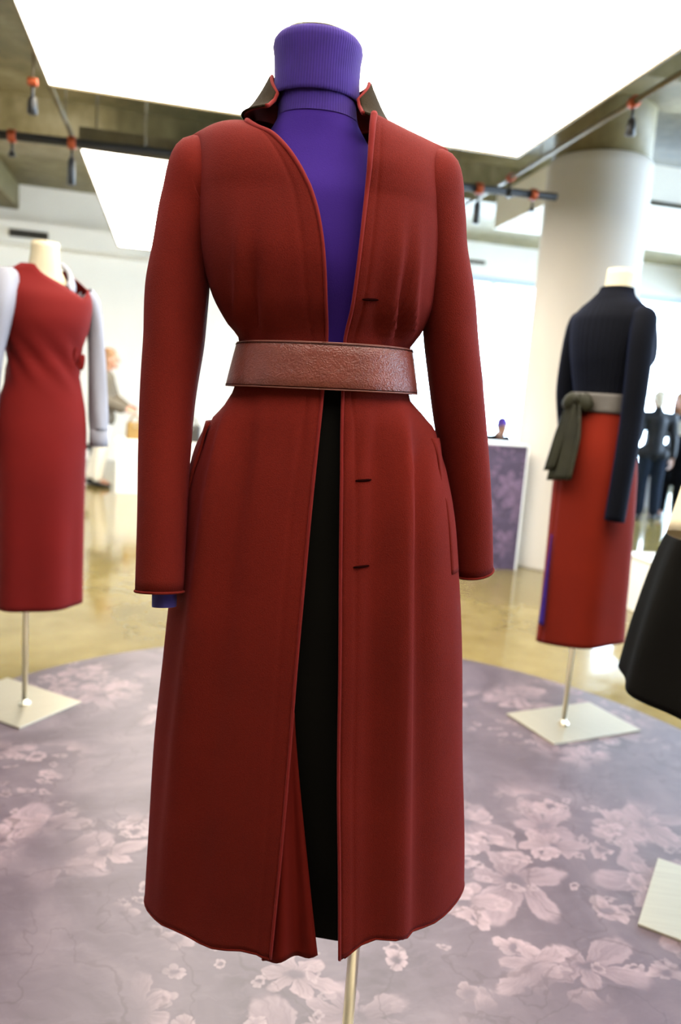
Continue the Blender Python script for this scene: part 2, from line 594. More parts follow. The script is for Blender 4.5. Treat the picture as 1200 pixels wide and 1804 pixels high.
X0, X1, Y0, Y1, ZC = -4.5, 9.1, -3.5, 12.5, 3.95
struct(box('floor', X0 - 0.2, X1 + 0.2, Y0 - 0.2, Y1 + 0.2, -0.2, 0.0, 'floor'))
struct(box('ceiling', X0 - 0.2, X1 + 0.2, Y0 - 0.2, Y1 + 0.2, ZC, ZC + 0.2, 'concrete'))
struct(box('wall_left', X0 - 0.2, X0, Y0, Y1, 0, ZC, 'wall'))
struct(box('wall_front', X0, X1, Y0 - 0.2, Y0, 0, ZC, 'concrete'))
WX = 2.6   # where the glazing of the back wall begins
wb = struct(box('wall_back', X0, WX, Y1, Y1 + 0.2, 0, ZC, 'wall'))
box('wall_head', WX, X1, Y1, Y1 + 0.2, 3.42, ZC, 'wall', wb)
box('linear_slot', 3.6, 5.0, Y1 - 0.01, Y1 + 0.05, 3.60, 3.66, 'slot', wb)
wr = struct(box('wall_right', X1, X1 + 0.2, Y0, Y1, 3.42, ZC, 'wall'))
box('wall_sill', X1, X1 + 0.2, Y0, Y1, 0, 0.25, 'wall', wr)


def window(name, p0, p1, z0, z1, nv, nh, kind_axis):
    """glazing from p0 to p1 along an axis"""
    root = struct(empty(name, (0, 0, 0)))
    L = p1 - p0

    def bx(nm, a, b, za, zb, d0, d1, m):
        if kind_axis == 'x':
            return box(nm, a, b, Y1 + d0, Y1 + d1, za, zb, m, root)
        return box(nm, X1 + d0, X1 + d1, a, b, za, zb, m, root)
    bx('frame', p0, p1, z1 - 0.10, z1, 0.0, 0.16, 'alu')
    bx('frame', p0, p1, z0, z0 + 0.08, 0.0, 0.16, 'alu')
    for i in range(nv + 1):
        c = p0 + L * i / nv
        bx('mullion', max(p0, c - 0.03), min(p1, c + 0.03), z0 + 0.08, z1 - 0.10, 0.02, 0.14, 'alu')
    for i in range(nv):
        a, b = p0 + L * i / nv + 0.03, p0 + L * (i + 1) / nv - 0.03
        for j in range(nh):
            za = z0 + 0.08 + (z1 - z0 - 0.18) * j / nh
            zb = z0 + 0.08 + (z1 - z0 - 0.18) * (j + 1) / nh
            if j:
                bx('transom', a, b, za - 0.02, za + 0.02, 0.04, 0.12, 'alu')
            bx('pane', a, b, za + (0.02 if j else 0), zb - (0.02 if j < nh - 1 else 0), 0.075, 0.085, 'glass')
    return root


window('window_1', WX, X1, 0.0, 3.42, 5, 2, 'x')
window('window_2', Y0, Y1, 0.25, 3.42, 8, 2, 'y')

# soffit beam with a grille on the left part of the back wall
sf = struct(box('trim_1', X0, WX, 12.05, Y1 - 0.002, 3.06, 3.36, 'wall'))
gr = tag(empty('vent_grille', (-2.08, 12.03, 3.19), 0, 'dark ventilation grille in the beige beam above the far white wall', 'grille'), None)
box('frame', -0.26, 0.26, -0.01, 0.018, -0.05, 0.05, 'slot', gr)
for i in range(4):
    box('slat', -0.25, 0.25, -0.022, -0.01, -0.040 + i * 0.022, -0.029 + i * 0.022, 'blackmetal', gr)
# down-stand beams of the concrete ceiling
for i, (ya, yb, zb) in enumerate([(5.05, 5.55, 3.55), (8.6, 9.2, 3.55)]):
    struct(box('trim_%d' % (i + 2), X0, X1, ya, yb, zb, ZC, 'concrete'))
for i, (xa, xb) in enumerate([(-2.9, -2.3)]):
    struct(box('trim_%d' % (i + 4), xa, xb, Y0, Y1, 3.6, ZC - 0.001, 'concrete'))
# white hanging bulkhead in the right rear with a dark slot along its foot
bk = struct(box('trim_5', 3.3, X1, 6.5, 8.1, 3.15, 3.5, 'wall'))
box('shadow_gap', 3.9, X1, 6.485, 6.5, 3.15, 3.19, 'slot', bk)
# column: plaster jacket with bare concrete above
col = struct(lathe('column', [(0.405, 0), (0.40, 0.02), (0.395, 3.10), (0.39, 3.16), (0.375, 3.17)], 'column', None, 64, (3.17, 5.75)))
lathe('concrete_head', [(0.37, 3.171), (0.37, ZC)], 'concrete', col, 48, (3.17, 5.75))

# carpet
rug = tag(lathe('round_carpet', [(1.588, 0.0005), (1.59, 0.002), (1.586, 0.0035), (0.0005, 0.0035)], 'rug', None, 128, (0, 0), smooth=False),
          'large round mauve carpet printed with pale pink painterly flowers', 'carpet')
rug.location = (0.563, 2.115, 0)


# luminous ceiling boxes
def light_box(x0, x1, y0, y1, z, label):
    r = empty('ceiling_light_box', ((x0 + x1) / 2, (y0 + y1) / 2, z), 0, label, 'ceiling light', 'luminous ceiling boxes')
    hx, hy = (x1 - x0) / 2, (y1 - y0) / 2
    box('diffuser', -hx + 0.015, hx - 0.015, -hy + 0.015, hy - 0.015, 0.004, 0.012, 'box_light', r)
    for nm, b in (('frame', (-hx, -hx + 0.015, -hy, hy)), ('frame', (hx - 0.015, hx, -hy, hy)),
                  ('frame', (-hx + 0.015, hx - 0.015, -hy, -hy + 0.015)), ('frame', (-hx + 0.015, hx - 0.015, hy - 0.015, hy))):
        box(nm, *b, -0.006, 0.14, 'rail', r)
    box('backing', -hx + 0.015, hx - 0.015, -hy + 0.015, hy - 0.015, 0.10, 0.13, 'white', r)
    for sx in (-1, 1):
        for sy in (-1, 1):
            tube('hanger_rod', [(sx * (hx - 0.1), sy * (hy - 0.15), 0.13), (sx * (hx - 0.1), sy * (hy - 0.15), ZC - z)], 0.006, 'rail', r, 8)
    return r


light_box(-0.735, 2.045, -0.9, 4.74, 2.80, 'nearest big glowing white ceiling panel right above the red coat')
light_box(-0.70, 1.70, 5.86, 9.74, 2.80, 'farther glowing white ceiling panel beyond the black cross pipe')

# pipes and rails below the ceiling
pr = empty('track_pipe', (0, 5.62, 2.78), 0, 'long black pipe running across the room under the ceiling panels', 'pipe')
tube('pipe', [(-4.4, 0.17, -0.03), (-1.149, 0.0, -0.03), (2.70, -0.13, 0.035)], 0.028, 'blackmetal', pr, 12)
for x in (-3.6, -0.25, 1.85):
    yy = 0.0 if x < -1 else -0.13 * (x + 1.149) / 3.85
    tube('hanger_rod', [(x, yy, 0.0), (x, yy, ZC - 2.78)], 0.009, 'rail', pr, 8)
r1 = empty('side_rail', (2.27, 0, 2.862), 0, 'thin dark rail hung along the right edge of the near ceiling panel', 'rail')
tube('rail', [(0, 1.5, 0), (0, 6.6, 0)], 0.016, 'rail', r1, 10)
for y in (2.2, 4.9, 6.5):
    tube('hanger_rod', [(0, y, 0), (0, y, ZC - 2.862)], 0.006, 'rail', r1, 8)
r2 = empty('side_rail', (-0.72, 0, 2.802), 0, 'thin dark rail joining the left edges of the ceiling panels', 'rail')
tube('rail', [(0, 4.76, 0), (0.01, 5.85, 0)], 0.016, 'rail', r2, 10)
tube('hanger_rod', [(0.005, 5.3, 0), (0.005, 5.3, ZC - 2.802)], 0.006, 'rail', r2, 8)


def ring(name, axis, ri, ro, hl, mat, parent, seg=20):
    """hollow collar round a pipe"""
    P_ = []
    for r_, a_ in ((ri, -hl), (ro * 0.94, -hl), (ro, -hl * 0.7), (ro, hl * 0.7), (ro * 0.94, hl), (ri, hl), (ri, -hl)):
        P_.append([((a_, r_ * math.cos(t), r_ * math.sin(t)) if axis == 'x' else (r_ * math.cos(t), a_, r_ * math.sin(t))) for t in np.linspace(0, 2 * math.pi, seg, endpoint=False)])
    return grid(name, P_, mat, parent, close=True)


def spotlight(loc, label, drop=0.16, axis='x', ri=0.031, ceiling=0.0):
    s = empty('hanging_spotlight', loc, 0, label, 'spotlight', 'small hanging spotlights')
    ring('clamp', axis, ri, ri + 0.010, 0.024, 'copper', s)
    t0 = -ri - 0.013
    tube('stem', [(0, 0, t0), (0, 0, t0 - 0.06)], 0.008, 'blackmetal', s, 8)
    lathe('lamp_head', [(0.016, t0 - 0.05), (0.024, t0 - 0.075), (0.026, t0 - drop), (0.019, t0 - drop - 0.004)], 'blackmetal', s, 14)
    if ceiling:
        tube('hanger_rod', [(0, 0, ri + 0.006), (0, 0, ceiling)], 0.006, 'rail', s, 8)
    return s


def throw(s, aim, watts, col=(1.0, 0.90, 0.74)):
    """the lamp's own light"""
    ld = bpy.data.lights.new('lamp_light', 'SPOT')
    ld.energy = watts
    ld.color = col
    ld.spot_size = R(105)
    ld.spot_blend = 0.8
    ld.shadow_soft_size = 0.03
    lo = bpy.data.objects.new('lamp_light', ld)
    COL.objects.link(lo)
    lo.parent = s
    lo.location = (0, 0.0, -0.30)
    d = Vector(aim) - Vector(s.location) - Vector((0, 0, -0.30))
    lo.rotation_euler = d.to_track_quat('-Z', 'Y').to_euler()


def pipe_at(x):
    t = (x + 1.149) / 3.849 if x > -1.149 else 0
    return (x, 5.62 - 0.13 * t if x > -1.149 else 5.62 + 0.17 * (-1.149 - x) / 3.251, 2.75 + 0.065 * max(0, t))


sa = spotlight(pipe_at(-1.08), 'copper spotlight on the black pipe, leftmost at the picture edge', 0.08)
sb_ = spotlight(pipe_at(-0.71), 'copper clamped spotlight where the black pipe passes under the left rail', 0.22)
throw(sa, (-2.2, 12.5, 1.4), 190)
throw(sb_, (-0.3, 12.5, 1.2), 190)
spotlight(pipe_at(2.10), 'copper spotlight with a long black lamp on the pipe, left of the crossing rail', 0.20)
spotlight(pipe_at(2.52), 'copper spotlight at the right end of the black pipe beside the column', 0.07)
spotlight((2.27, 5.35, 2.862), 'copper spotlight on the right rail just in front of the black pipe', 0.10, 'y', 0.019)
spotlight((2.27, 3.85, 2.862), 'copper spotlight on the thin right rail in front of the white column', 0.13, 'y', 0.019)
spotlight((-0.765, 4.48, 2.72), 'small spotlight on a rod beside the left edge of the near ceiling panel', 0.13, 'x', 0.010, ZC - 2.72)


# ------------------------------------------------------------------ main display: form, sweater, skirt, coat, belt
OX, OY = 0.1782, 1.1183
FR = dict(loc=(OX, OY, 0), rz=-PSI)

form = empty('dress_form', FR['loc'], FR['rz'], 'steel pole dress form wearing the long burgundy coat', 'mannequin')
neck_rows = [(1.30, 0.036, 0, 0.085, 0.06, 0.06), (1.45, 0.018, 0, 0.09, 0.065, 0.06), (1.55, 0.008, 0, 0.07, 0.045, 0.045), (1.60, 0.003, 0, 0.05, 0.045, 0.045),
             (1.65, 0.0, 0, 0.043, 0.042, 0.042), (1.718, -0.003, 0, 0.045, 0.044, 0.044)]
loft_body('torso', neck_rows, 'cream', form, 32, nz=24, cap0=True, cap1=True)
lathe('neck_cap', [(0.046, 1.7185), (0.047, 1.7225), (0.040, 1.7235)], 'steel', form, 28, (-0.003, 0))
tube('pole', [(0.150, 0.0, 0.012), (0.150, 0.0, 1.0)], 0.0095, 'steel', form, 20)
tube('pole', [(0.150, 0.0, 1.0), (0.06, 0.0, 1.305)], 0.0095, 'steel', form, 20)
lathe('flange', [(0.026, 0.0105), (0.026, 0.018), (0.013, 0.022), (0.012, 0.03)], 'steel', form, 24, (0.150, 0.0))
v, f = boxdata(0.150 - 0.15, 0.150 + 0.15, -0.21, 0.21, 0.0036, 0.0105)
meshobj('base_plate', v, f, 'plate', form, smooth=False, bevel=0.001)

# --- turtleneck
sw = empty('turtleneck_sweater', FR['loc'], FR['rz'], 'violet turtleneck sweater worn under the burgundy coat', 'sweater')
loft_body('body', [(1.262, 0.036, 0, 0.100, 0.080, 0.062), (1.31, 0.036, 0, 0.100, 0.080, 0.062), (1.42, 0.022, 0, 0.108, 0.098, 0.074), (1.50, 0.012, 0, 0.110, 0.088, 0.076),
                   (1.55, 0.006, 0, 0.096, 0.068, 0.064), (1.585, 0.004, 0, 0.072, 0.058, 0.056), (1.612, 0.003, 0, 0.056, 0.0545, 0.053), (1.625, 0.002, 0, 0.0525, 0.052, 0.051)],
          'purple', sw, 64, nz=44)
loft_body('collar_stand', [(1.612, 0.003, 0, 0.0565, 0.0555, 0.054), (1.62, 0.002, 0, 0.055, 0.0545, 0.053), (1.66, 0.0, 0, 0.0525, 0.0525, 0.051)], 'purple_rib', sw, 72, nz=8)
cr = [(1.637, 0.0585), (1.638, 0.0595), (1.642, 0.0600), (1.665, 0.0585), (1.69, 0.0595), (1.703, 0.0615), (1.710, 0.0605), (1.7155, 0.0565), (1.717, 0.052), (1.715, 0.049), (1.705, 0.0475)]
ph = np.linspace(0, 2 * np.pi, 96, endpoint=False)
P = []
for z, r in cr:
    x, y = sell(ph, -0.001 - (z - 1.64) * 0.03, 0, r, r * 0.97, r * 0.97, 2.05)
    P.append(np.stack([x, y, z - 0.02 * 0 + 0 * x], -1))
grid('rolled_collar', P, 'purple_rib', sw, close=True)
# the end of its sleeve below the coat cuff
arm_tube('sleeve_end', [(-0.165, -0.083, 1.02, 0.018, 0.024), (-0.160, -0.098, 0.935, 0.0165, 0.022)], 'purple_cuff', sw, 20, nz=8)

# --- black skirt inside
sk = empty('pencil_skirt', FR['loc'], FR['rz'], 'black narrow skirt seen in the opening of the burgundy coat', 'skirt')


def sk_fold(ph, z):
    return 0.004 * np.sin(ph * 5 + 1.2) * np.clip((1.1 - z) / 0.6, 0, 1)


loft_body('skirt_body', [(1.258, 0.036, 0, 0.108, 0.080, 0.068), (1.23, 0.036, 0, 0.112, 0.084, 0.07), (1.10, 0.045, 0, 0.15, 0.10, 0.10), (0.9, 0.065, 0, 0.165, 0.108, 0.11),
                         (0.65, 0.105, -0.005, 0.130, 0.105, 0.095), (0.445, 0.150, -0.01, 0.100, 0.090, 0.085)],
          'black', sk, 72, nz=48, fold=sk_fold, hem=lambda x, y, p: (x - 0.09) * 0.30 - 0.012)

# --- the coat
coat = empty('long_coat', FR['loc'], FR['rz'], 'long burgundy wool coat hanging open on the front dress form', 'coat')
cL = prof([(1.52, -.157), (1.45, -.150), (1.375, -.131), (1.333, -.107), (1.307, -.087), (1.24, -.091), (1.215, -.104), (1.193, -.121), (1.141, -.141), (1.08, -.155),
           (1.0, -.163), (.923, -.172), (.833, -.178), (.69, -.187), (.5, -.191), (.40, -.193)])
cR = prof([(1.52, .183), (1.45, .186), (1.375, .184), (1.333, .170), (1.307, .155), (1.24, .160), (1.215, .182), (1.193, .200), (1.141, .220), (1.08, .238), (1.0, .252),
           (.923, .264), (.833, .275), (.69, .289), (.5, .310), (.40, .318)])
cBF = prof([(1.52, .112), (1.45, .124), (1.42, .126), (1.36, .116), (1.31, .095), (1.24, .095), (1.2, .104), (1.1, .120), (1.0, .128), (.8, .137), (.40, .150)])
cBB = prof([(1.52, .108), (1.42, .100), (1.31, .080), (1.24, .080), (1.15, .11), (1.05, .13), (.8, .14), (.40, .16)])
eL = prof([(1.568, -.073), (1.562, -.052), (1.545, -.029), (1.523, -.010), (1.498, .005), (1.461, .019), (1.414, .029), (1.36, .035), (1.308, .039), (1.244, .0385), (1.165, .0365),
           (1.074, .034), (.965, .032), (.853, .030), (.729, .029), (.6, .027), (.476, .0235), (.40, .021)])
eR = prof([(1.586, .079), (1.546, .079), (1.5, .078), (1.452, .076), (1.404, .074), (1.355, .071), (1.308, .064), (1.24, .0665), (1.13, .073), (1.016, .080), (.858, .0905), (.693, .1005),
           (.563, .1115), (.40, .1245)])
cNE = prof([(1.6, 2.35), (1.1, 2.35), (0.9, 2.2), (0.6, 1.9), (0.40, 1.72)])
ZT = 1.50


def gs(x, c, s):
    return np.exp(-((x - c) / s) ** 2)


def coat_fold(x, y, z):
    """soft tailoring folds, outward displacement in metres; front half weighted"""
    fr = np.clip((0.02 - y) / 0.06, 0, 1)
    zz = z
    up = np.clip((zz - 1.312) / 0.02, 0, 1)
    d = 0 * x
    # gathers above the belt
    t = np.clip((1.50 - zz) / 0.19, 0, 1) ** 1.5 * up
    d = d + fr * t * (0.018 * gs(x, -0.078 + 0.02 * (1.5 - zz), 0.008) - 0.012 * gs(x, -0.060, 0.008) + 0.009 * gs(x, -0.038, 0.013) - 0.003 * gs(x, -0.094, 0.008))
    d = d + fr * t * (0.016 * gs(x, 0.146, 0.007) - 0.014 * gs(x, 0.134, 0.006) + 0.013 * gs(x, 0.121, 0.008) - 0.008 * gs(x, 0.105, 0.010))
    # bust drag lines
    d = d + fr * 0.004 * gs(zz, 1.43, 0.05) * (gs(x, -0.06, 0.05) + gs(x, 0.125, 0.04))
    # below the belt the cloth opens into long flutes
    dn = np.clip((1.24 - zz) / 0.10, 0, 1)
    k = np.clip((1.24 - zz) / 0.8, 0, 1)
    d = d + fr * dn * (0.014 * gs(x, -0.085 - 0.055 * k, 0.012 + 0.02 * k) - 0.010 * gs(x, -0.06 - 0.05 * k, 0.012 + 0.02 * k))
    d = d + fr * dn * (0.016 * gs(x, 0.145 + 0.060 * k, 0.012 + 0.02 * k) - 0.013 * gs(x, 0.172 + 0.058 * k, 0.010 + 0.014 * k) - 0.010 * gs(x, 0.118 + 0.05 * k, 0.013 + 0.016 * k))
    d = d + fr * dn * k * (-0.003 * gs(x, -0.03, 0.03) + 0.004 * gs(x, -0.10, 0.025) - 0.004 * gs(x, -0.155, 0.02))
    # gathers at the sides just below the belt
    s = gs(zz, 1.19, 0.05) * dn
    d = d + s * 0.0025 * np.sin(x * 260)
    # back flutes
    bkk = np.clip((y - 0.0) / 0.06, 0, 1)
    d = d + bkk * dn * 0.006 * np.sin(x * 55 + 0.6) * k
    return d


def edge_phi(u, cx, a, ne):
    s = np.clip((u - cx) / a, -1, 1)
    return np.arcsin(spow(s, ne / 2))


def coat_ring_x(z):
    L, Rr = float(cL(z)), float(cR(z))
    return (L + Rr) / 2, (Rr - L) / 2


NF, NB = 34, 40        # columns per front panel, columns across the back


def hem_z(x):
    return 0.455 + 0.112 * (x - 0.063)


def ring_row(z):
    cx, a = coat_ring_x(z)
    bf, bb = float(cBF(z)), float(cBB(z))
    uL, uR = float(eL(z)), float(eR(z))
    ne = float(cNE(z))
    phL, phR = edge_phi(uL, cx, a, ne), edge_phi(uR, cx, a, ne)
    tt = np.array([0, 0.02, 0.04, 0.055, 0.065, 0.075, 0.09, 0.11] + list(np.linspace(0.14, 1, NF - 8)))
    pl = phL + (-np.pi / 2 - phL) * tt
    pb = np.linspace(-np.pi / 2, -3 * np.pi / 2, NB + 2)[1:-1]
    prr = (phR + (np.pi / 2 - phR) * tt)[::-1] - 2 * np.pi
    phs = np.concatenate([pl, pb, prr])
    x, y = sell(phs, cx, 0.0, a, bf, bb, ne)
    d = coat_fold(x, y, np.full_like(x, z))
    # stitched groove one centimetre in from each front edge
    g = np.zeros_like(x)
    g[:NF] = -0.0016 * gs(tt, 0.065, 0.010)
    g[-NF:] = (-0.0016 * gs(tt, 0.065, 0.010))[::-1]
    d = d + g
    nx, ny = x - cx, y
    ln = np.hypot(nx, ny)
    return x + nx / ln * d, y + ny / ln * d


rows = []
NR = 120
for i in range(NR + 1):
    t = i / NR
    znom = ZT - (ZT - 0.432) * t
    x, y = ring_row(znom)
    z = ZT - (ZT - hem_z(x)) * t
    # hem wave
    z = z + (t ** 8) * (0.006 * np.sin(x * 40 + 1.0) - 0.012 * gs(x, float(eL(.43)), 0.03) * (y < 0) - 0.012 * gs(x, float(eR(.43)), 0.03) * (y < 0))
    rows.append(np.stack([x, y, z], -1))
rows = np.array(rows)
ringA = rows[0]
ncol = ringA.shape[0]


def poly(path, p):
    path = np.array(path)
    d = np.r_[0, np.cumsum(np.linalg.norm(np.diff(path, axis=0), axis=1))]
    d /= d[-1]
    return np.array([pchip(d, path[:, k])(p) for k in range(3)])


edgeL = [tuple(ringA[0]), (-0.010, -0.110, 1.523), (-0.029, -0.101, 1.547), (-0.052, -0.086, 1.568), (-0.073, -0.070, 1.579), (-0.088, -0.052, 1.591)]
edgeR = [tuple(ringA[-1]), (0.079, -0.112, 1.53), (0.079, -0.105, 1.558), (0.079, -0.096, 1.582), (0.080, -0.082, 1.602)]
tipL, nkL = np.array((-0.174, 0.004, 1.583)), np.array((-0.088, -0.030, 1.612))
tipR, nkR = np.array((0.186, 0.004, 1.592)), np.array((0.100, -0.030, 1.610))
NP = 22
up_rows = []
taper = np.linspace(0, 1, NF)
tt = np.array([0, 0.02, 0.04, 0.055, 0.065, 0.075, 0.09, 0.11] + list(np.linspace(0.14, 1, NF - 8)))
for i in range(1, NP + 1):
    p = i / NP
    row = np.zeros((ncol, 3))
    sA = np.sin(p * np.pi / 2)
    cA = np.cos(p * np.pi / 2) ** 0.85

    def patch(A, B):
        out = np.zeros_like(A)
        out[:, 0] = A[:, 0] + (B[:, 0] - A[:, 0]) * p ** 1.4
        out[:, 1] = B[:, 1] + (A[:, 1] - B[:, 1]) * cA
        out[:, 2] = A[:, 2] + (B[:, 2] - A[:, 2]) * (0.35 * p + 0.65 * sA)
        return out
    # left front
    A = ringA[:NF]
    B = nkL + np.outer(tt, tipL - nkL)
    B[:, 2] += 0.004 * np.sin(tt * np.pi)
    q = patch(A, B)
    e = poly(edgeL, p)
    q += np.outer((1 - tt) ** 2.5, e - q[0])
    row[:NF] = q
    # right front
    A = ringA[-NF:][::-1]
    B = nkR + np.outer(tt, tipR - nkR)
    q = patch(A, B)
    e = poly(edgeR, p)
    q += np.outer((1 - tt) ** 2.5, e - q[0])
    row[-NF:] = q[::-1]
    # back
    A = ringA[NF:NF + NB]
    s = np.linspace(0, 1, NB + 2)[1:-1]
    B = np.zeros((NB, 3))
    for k, sv in enumerate(s):
        if sv < 0.3:
            B[k] = tipL + (np.array((-0.082, 0.03, 1.620)) - tipL) * (sv / 0.3)
        elif sv > 0.7:
            B[k] = tipR + (np.array((0.088, 0.03, 1.618)) - tipR) * ((1 - sv) / 0.3)
        else:
            w_ = (sv - 0.3) / 0.4
            B[k] = (-0.082 + 0.17 * w_, 0.03 + 0.035 * math.sin(w_ * math.pi), 1.620)
    row[NF:NF + NB] = patch(A, B)
    up_rows.append(row)
full = np.concatenate([np.array(up_rows)[::-1], rows])
body = grid('coat_body', full, 'wool', coat, solid=0.005, offset=-0.6)

# edge piping down both fronts and round the hem
ptsL = [tuple(p + np.array((0.0005, -0.0006, 0))) for p in full[:, 0]]
ptsR = [tuple(p + np.array((-0.0005, -0.0006, 0))) for p in full[:, -1]]
tube('front_edge', ptsL, [0.0023 + 0.0022 * max(0, 1 - i / 30) for i in range(len(ptsL))], 'piping', coat, 10)
tube('front_edge', ptsR, [0.0023 + 0.0022 * max(0, 1 - i / 30) for i in range(len(ptsR))], 'piping', coat, 10)
tube('hem_edge', [tuple(p) for p in full[-1, ::2]], 0.0020, 'wool', coat, 8)

# facing of the left front folding back inside the opening (fluted, shows near the hem)
F = []
for i in range(40):
    t = i / 39
    z = 0.80 - 0.80 * t * 0.52
    zz = 0.80 - (0.80 - 0.432) * t
    x0 = float(eL(zz)) - 0.012
    wdt = 0.012 + 0.060 * t ** 1.15
    r_ = []
    for j in range(15):
        s = j / 14
        x = x0 + wdt * s * 1.1
        y = -float(cBF(zz)) + 0.009 + 0.016 * s + 0.008 * math.sin(s * 11 + 0.7) * t
        hz = zz - 0.004 * math.sin(s * 11) * t ** 6 + 0.008 * s * t
        r_.append((x, y, hz))
    F.append(r_)
grid('front_facing', F, 'wool_in', coat, solid=0.003)


# shoulder yoke seams
def surf_line(name, pts, r, mat, par):
    return tube(name, pts, r, mat, par, 8)


surf_line('shoulder_seam', [tuple(p) for p in full[3, 9:NF]], 0.0010, 'wool_in', coat)
surf_line('shoulder_seam', [tuple(p) for p in full[3, -NF:-9]], 0.0010, 'wool_in', coat)


# collar stand: brown outside, burgundy edge
def collar_pts(a0, a1, n, out):
    P_ = []
    for k in range(9):
        h = k / 8
        row = []
        aa = R(38) + R(16) * h
        for i in range(n):
            s = i / (n - 1)
            a = aa + (2 * math.pi - 2 * aa) * s
            back = math.cos(a) * -0.5 + 0.5          # 0 front, 1 back
            zb = 1.601 + 0.022 * back
            zt = 1.628 + 0.040 * min(1, max(0, back - 0.18) * 3.2) ** 0.8
            z = zb + (zt - zb) * h
            rr = (0.103 - 0.0355 * h ** 0.75) + out
            x = 0.003 + rr * math.sin(a) * 1.02
            y = -rr * math.cos(a) * 0.97
            row.append((x, y, z))
        P_.append(row)
    return np.array(P_)


A0 = R(44)
cpt = collar_pts(A0, 2 * math.pi - A0, 80, 0.0)
cs = grid('collar_stand', cpt, 'collar', coat, solid=0.003)
cin = collar_pts(A0, 2 * math.pi - A0, 80, -0.0036)
grid('collar_lining', cin, 'piping', cs, solid=0.002)
loop = [tuple(p) for p in (cpt[:, 0] + cin[:, 0]) / 2] + [tuple(p) for p in ((cpt[-1] + cin[-1]) / 2)[1:]] + [tuple(p) for p in ((cpt[:, -1] + cin[:, -1]) / 2)[::-1][1:]]
tube('collar_edge', loop, 0.0026, 'piping', cs, 8)

# sleeves: cap rings first, then the arm
slL = [(-.125, .004, 1.508, .058, .050), (-.156, .003, 1.518, .0665, .060), (-.167, .000, 1.484, .0475, .057), (-.1745, -.008, 1.432, .0410, .055), (-.178, -.018, 1.370, .044, .053),
       (-.178, -.030, 1.300, .0420, .050), (-.179, -.045, 1.221, .038, .047), (-.177, -.060, 1.143, .0355, .044), (-.172, -.080, 1.066, .0335, .041), (-.167, -.100, .957, .0325, .039)]
slR = [(.147, .004, 1.516, .056, .050), (.166, .003, 1.524, .0665, .060), (.177, .003, 1.492, .0475, .057), (.1905, .002, 1.445, .0380, .055), (.2045, .002, 1.394, .039, .053),
       (.216, .004, 1.332, .040, .050), (.233, .010, 1.252, .039, .047), (.252, .020, 1.169, .0365, .044), (.270, .035, 1.082, .035, .041), (.286, .050, .988, .034, .039)]


def sleeve(rows, name, sign):
    """rings from the armhole seam over the shoulder cap and down the arm"""
    N, S = 64, 40
    th = np.linspace(0, 2 * np.pi, S, endpoint=False)
    t = np.linspace(0, 1, len(rows))
    fs = [pchip(t, [r[i] for r in rows]) for i in range(5)]
    # normals: horizontal at the seam, following the arm below
    T = np.linspace(0, 1, N)
    C = np.stack([fs[i](T) for i in range(3)], -1)
    tan = np.gradient(C, axis=0)
    P_ = []
    for i in range(N):
        d = Vector(tan[i]).normalized()
        k = max(0.0, 1 - T[i] / 0.36)
        k = k * k * (3 - 2 * k)
        nrm = (d * (1 - k) + Vector((sign * 0.984, 0, -0.178)) * k).normalized()
        e2 = Vector((0, 1, 0))
        e2 = (e2 - nrm * e2.dot(nrm)).normalized()
        e1 = e2.cross(nrm).normalized()
        w_, dp = float(fs[3](T[i])), float(fs[4](T[i]))
        crease = 1 + 0.05 * np.sin(th * 2 + 0.6) * np.sin(T[i] * 9) * (1 - k) * 0.6 + 0.03 * np.exp(-((T[i] - 0.55) / 0.05) ** 2) * np.sin(th * 3)
        P_.append(C[i] + np.outer(np.cos(th) * w_ * crease, e1) + np.outer(np.sin(th) * dp * crease, e2))
    P_ = np.array(P_)
    o = grid(name, P_, 'wool', coat, close=True, solid=0.004, offset=-1 if sign < 0 else -1)
    tube('cuff_edge', [tuple(p) for p in P_[-1]] + [tuple(P_[-1][0])], 0.0019, 'wool', o, 8)
    return P_


PL = sleeve(slL, 'sleeve', -1)
PR = sleeve(slR, 'sleeve', 1)


# buttonholes on the right front
def coat_front_y(x, z):
    cx, a = coat_ring_x(z)
    bf = float(cBF(z))
    s = min(1, abs((x - cx) / a))
    ne = float(cNE(z))
    y = -bf * (1 - s ** ne) ** (1 / ne)
    d = float(coat_fold(np.array([x]), np.array([y]), np.array([z]))[0])
    return y - d - 0.002


for bx_, bz_ in ((0.0925, 1.367), (0.102, 1.133), (0.108, 1.018)):
    pts = [(bx_ - 0.0105 + 0.021 * k / 6, 0, bz_ + 0.0010 * (k - 3) / 3) for k in range(7)]
    pts = [(p[0], coat_front_y(p[0], p[2]) - 0.0002, p[2]) for p in pts]
    tube('buttonhole', pts, [0.0008, 0.0016, 0.0018, 0.0018, 0.0018, 0.0016, 0.0008], 'thread', coat, 8)


# patch pockets wrapping each side seam
def pocket(sign):
    P_ = []
    for i in range(26):
        t = i / 25
        z = 1.192 - 0.19 * t
        cx, a = coat_ring_x(z)
        bf, bb = float(cBF(z)), float(cBB(z))
        row = []
        for j in range(18):
            s = j / 17
            phi = sign * (R(66) + R(62) * s)
            x, y = sell(np.array([phi]), cx, 0, a, bf, bb, float(cNE(z)))
            d = coat_fold(x, y, np.array([z]))
            nx, ny = x - cx, y
            ln = np.hypot(nx, ny)
            off = 0.0035 + 0.0035 * (1 - t) ** 6 + d
            row.append((float((x + nx / ln * off)[0]), float((y + ny / ln * off)[0]), z))
        P_.append(row)
    o = grid('side_pocket', P_, 'wool', coat, solid=0.003)
    return o


pocket(-1)
pocket(1)

# --- belt
belt = empty('waist_belt', FR['loc'], FR['rz'], 'wide reddish brown pebbled leather belt round the coat waist', 'belt')


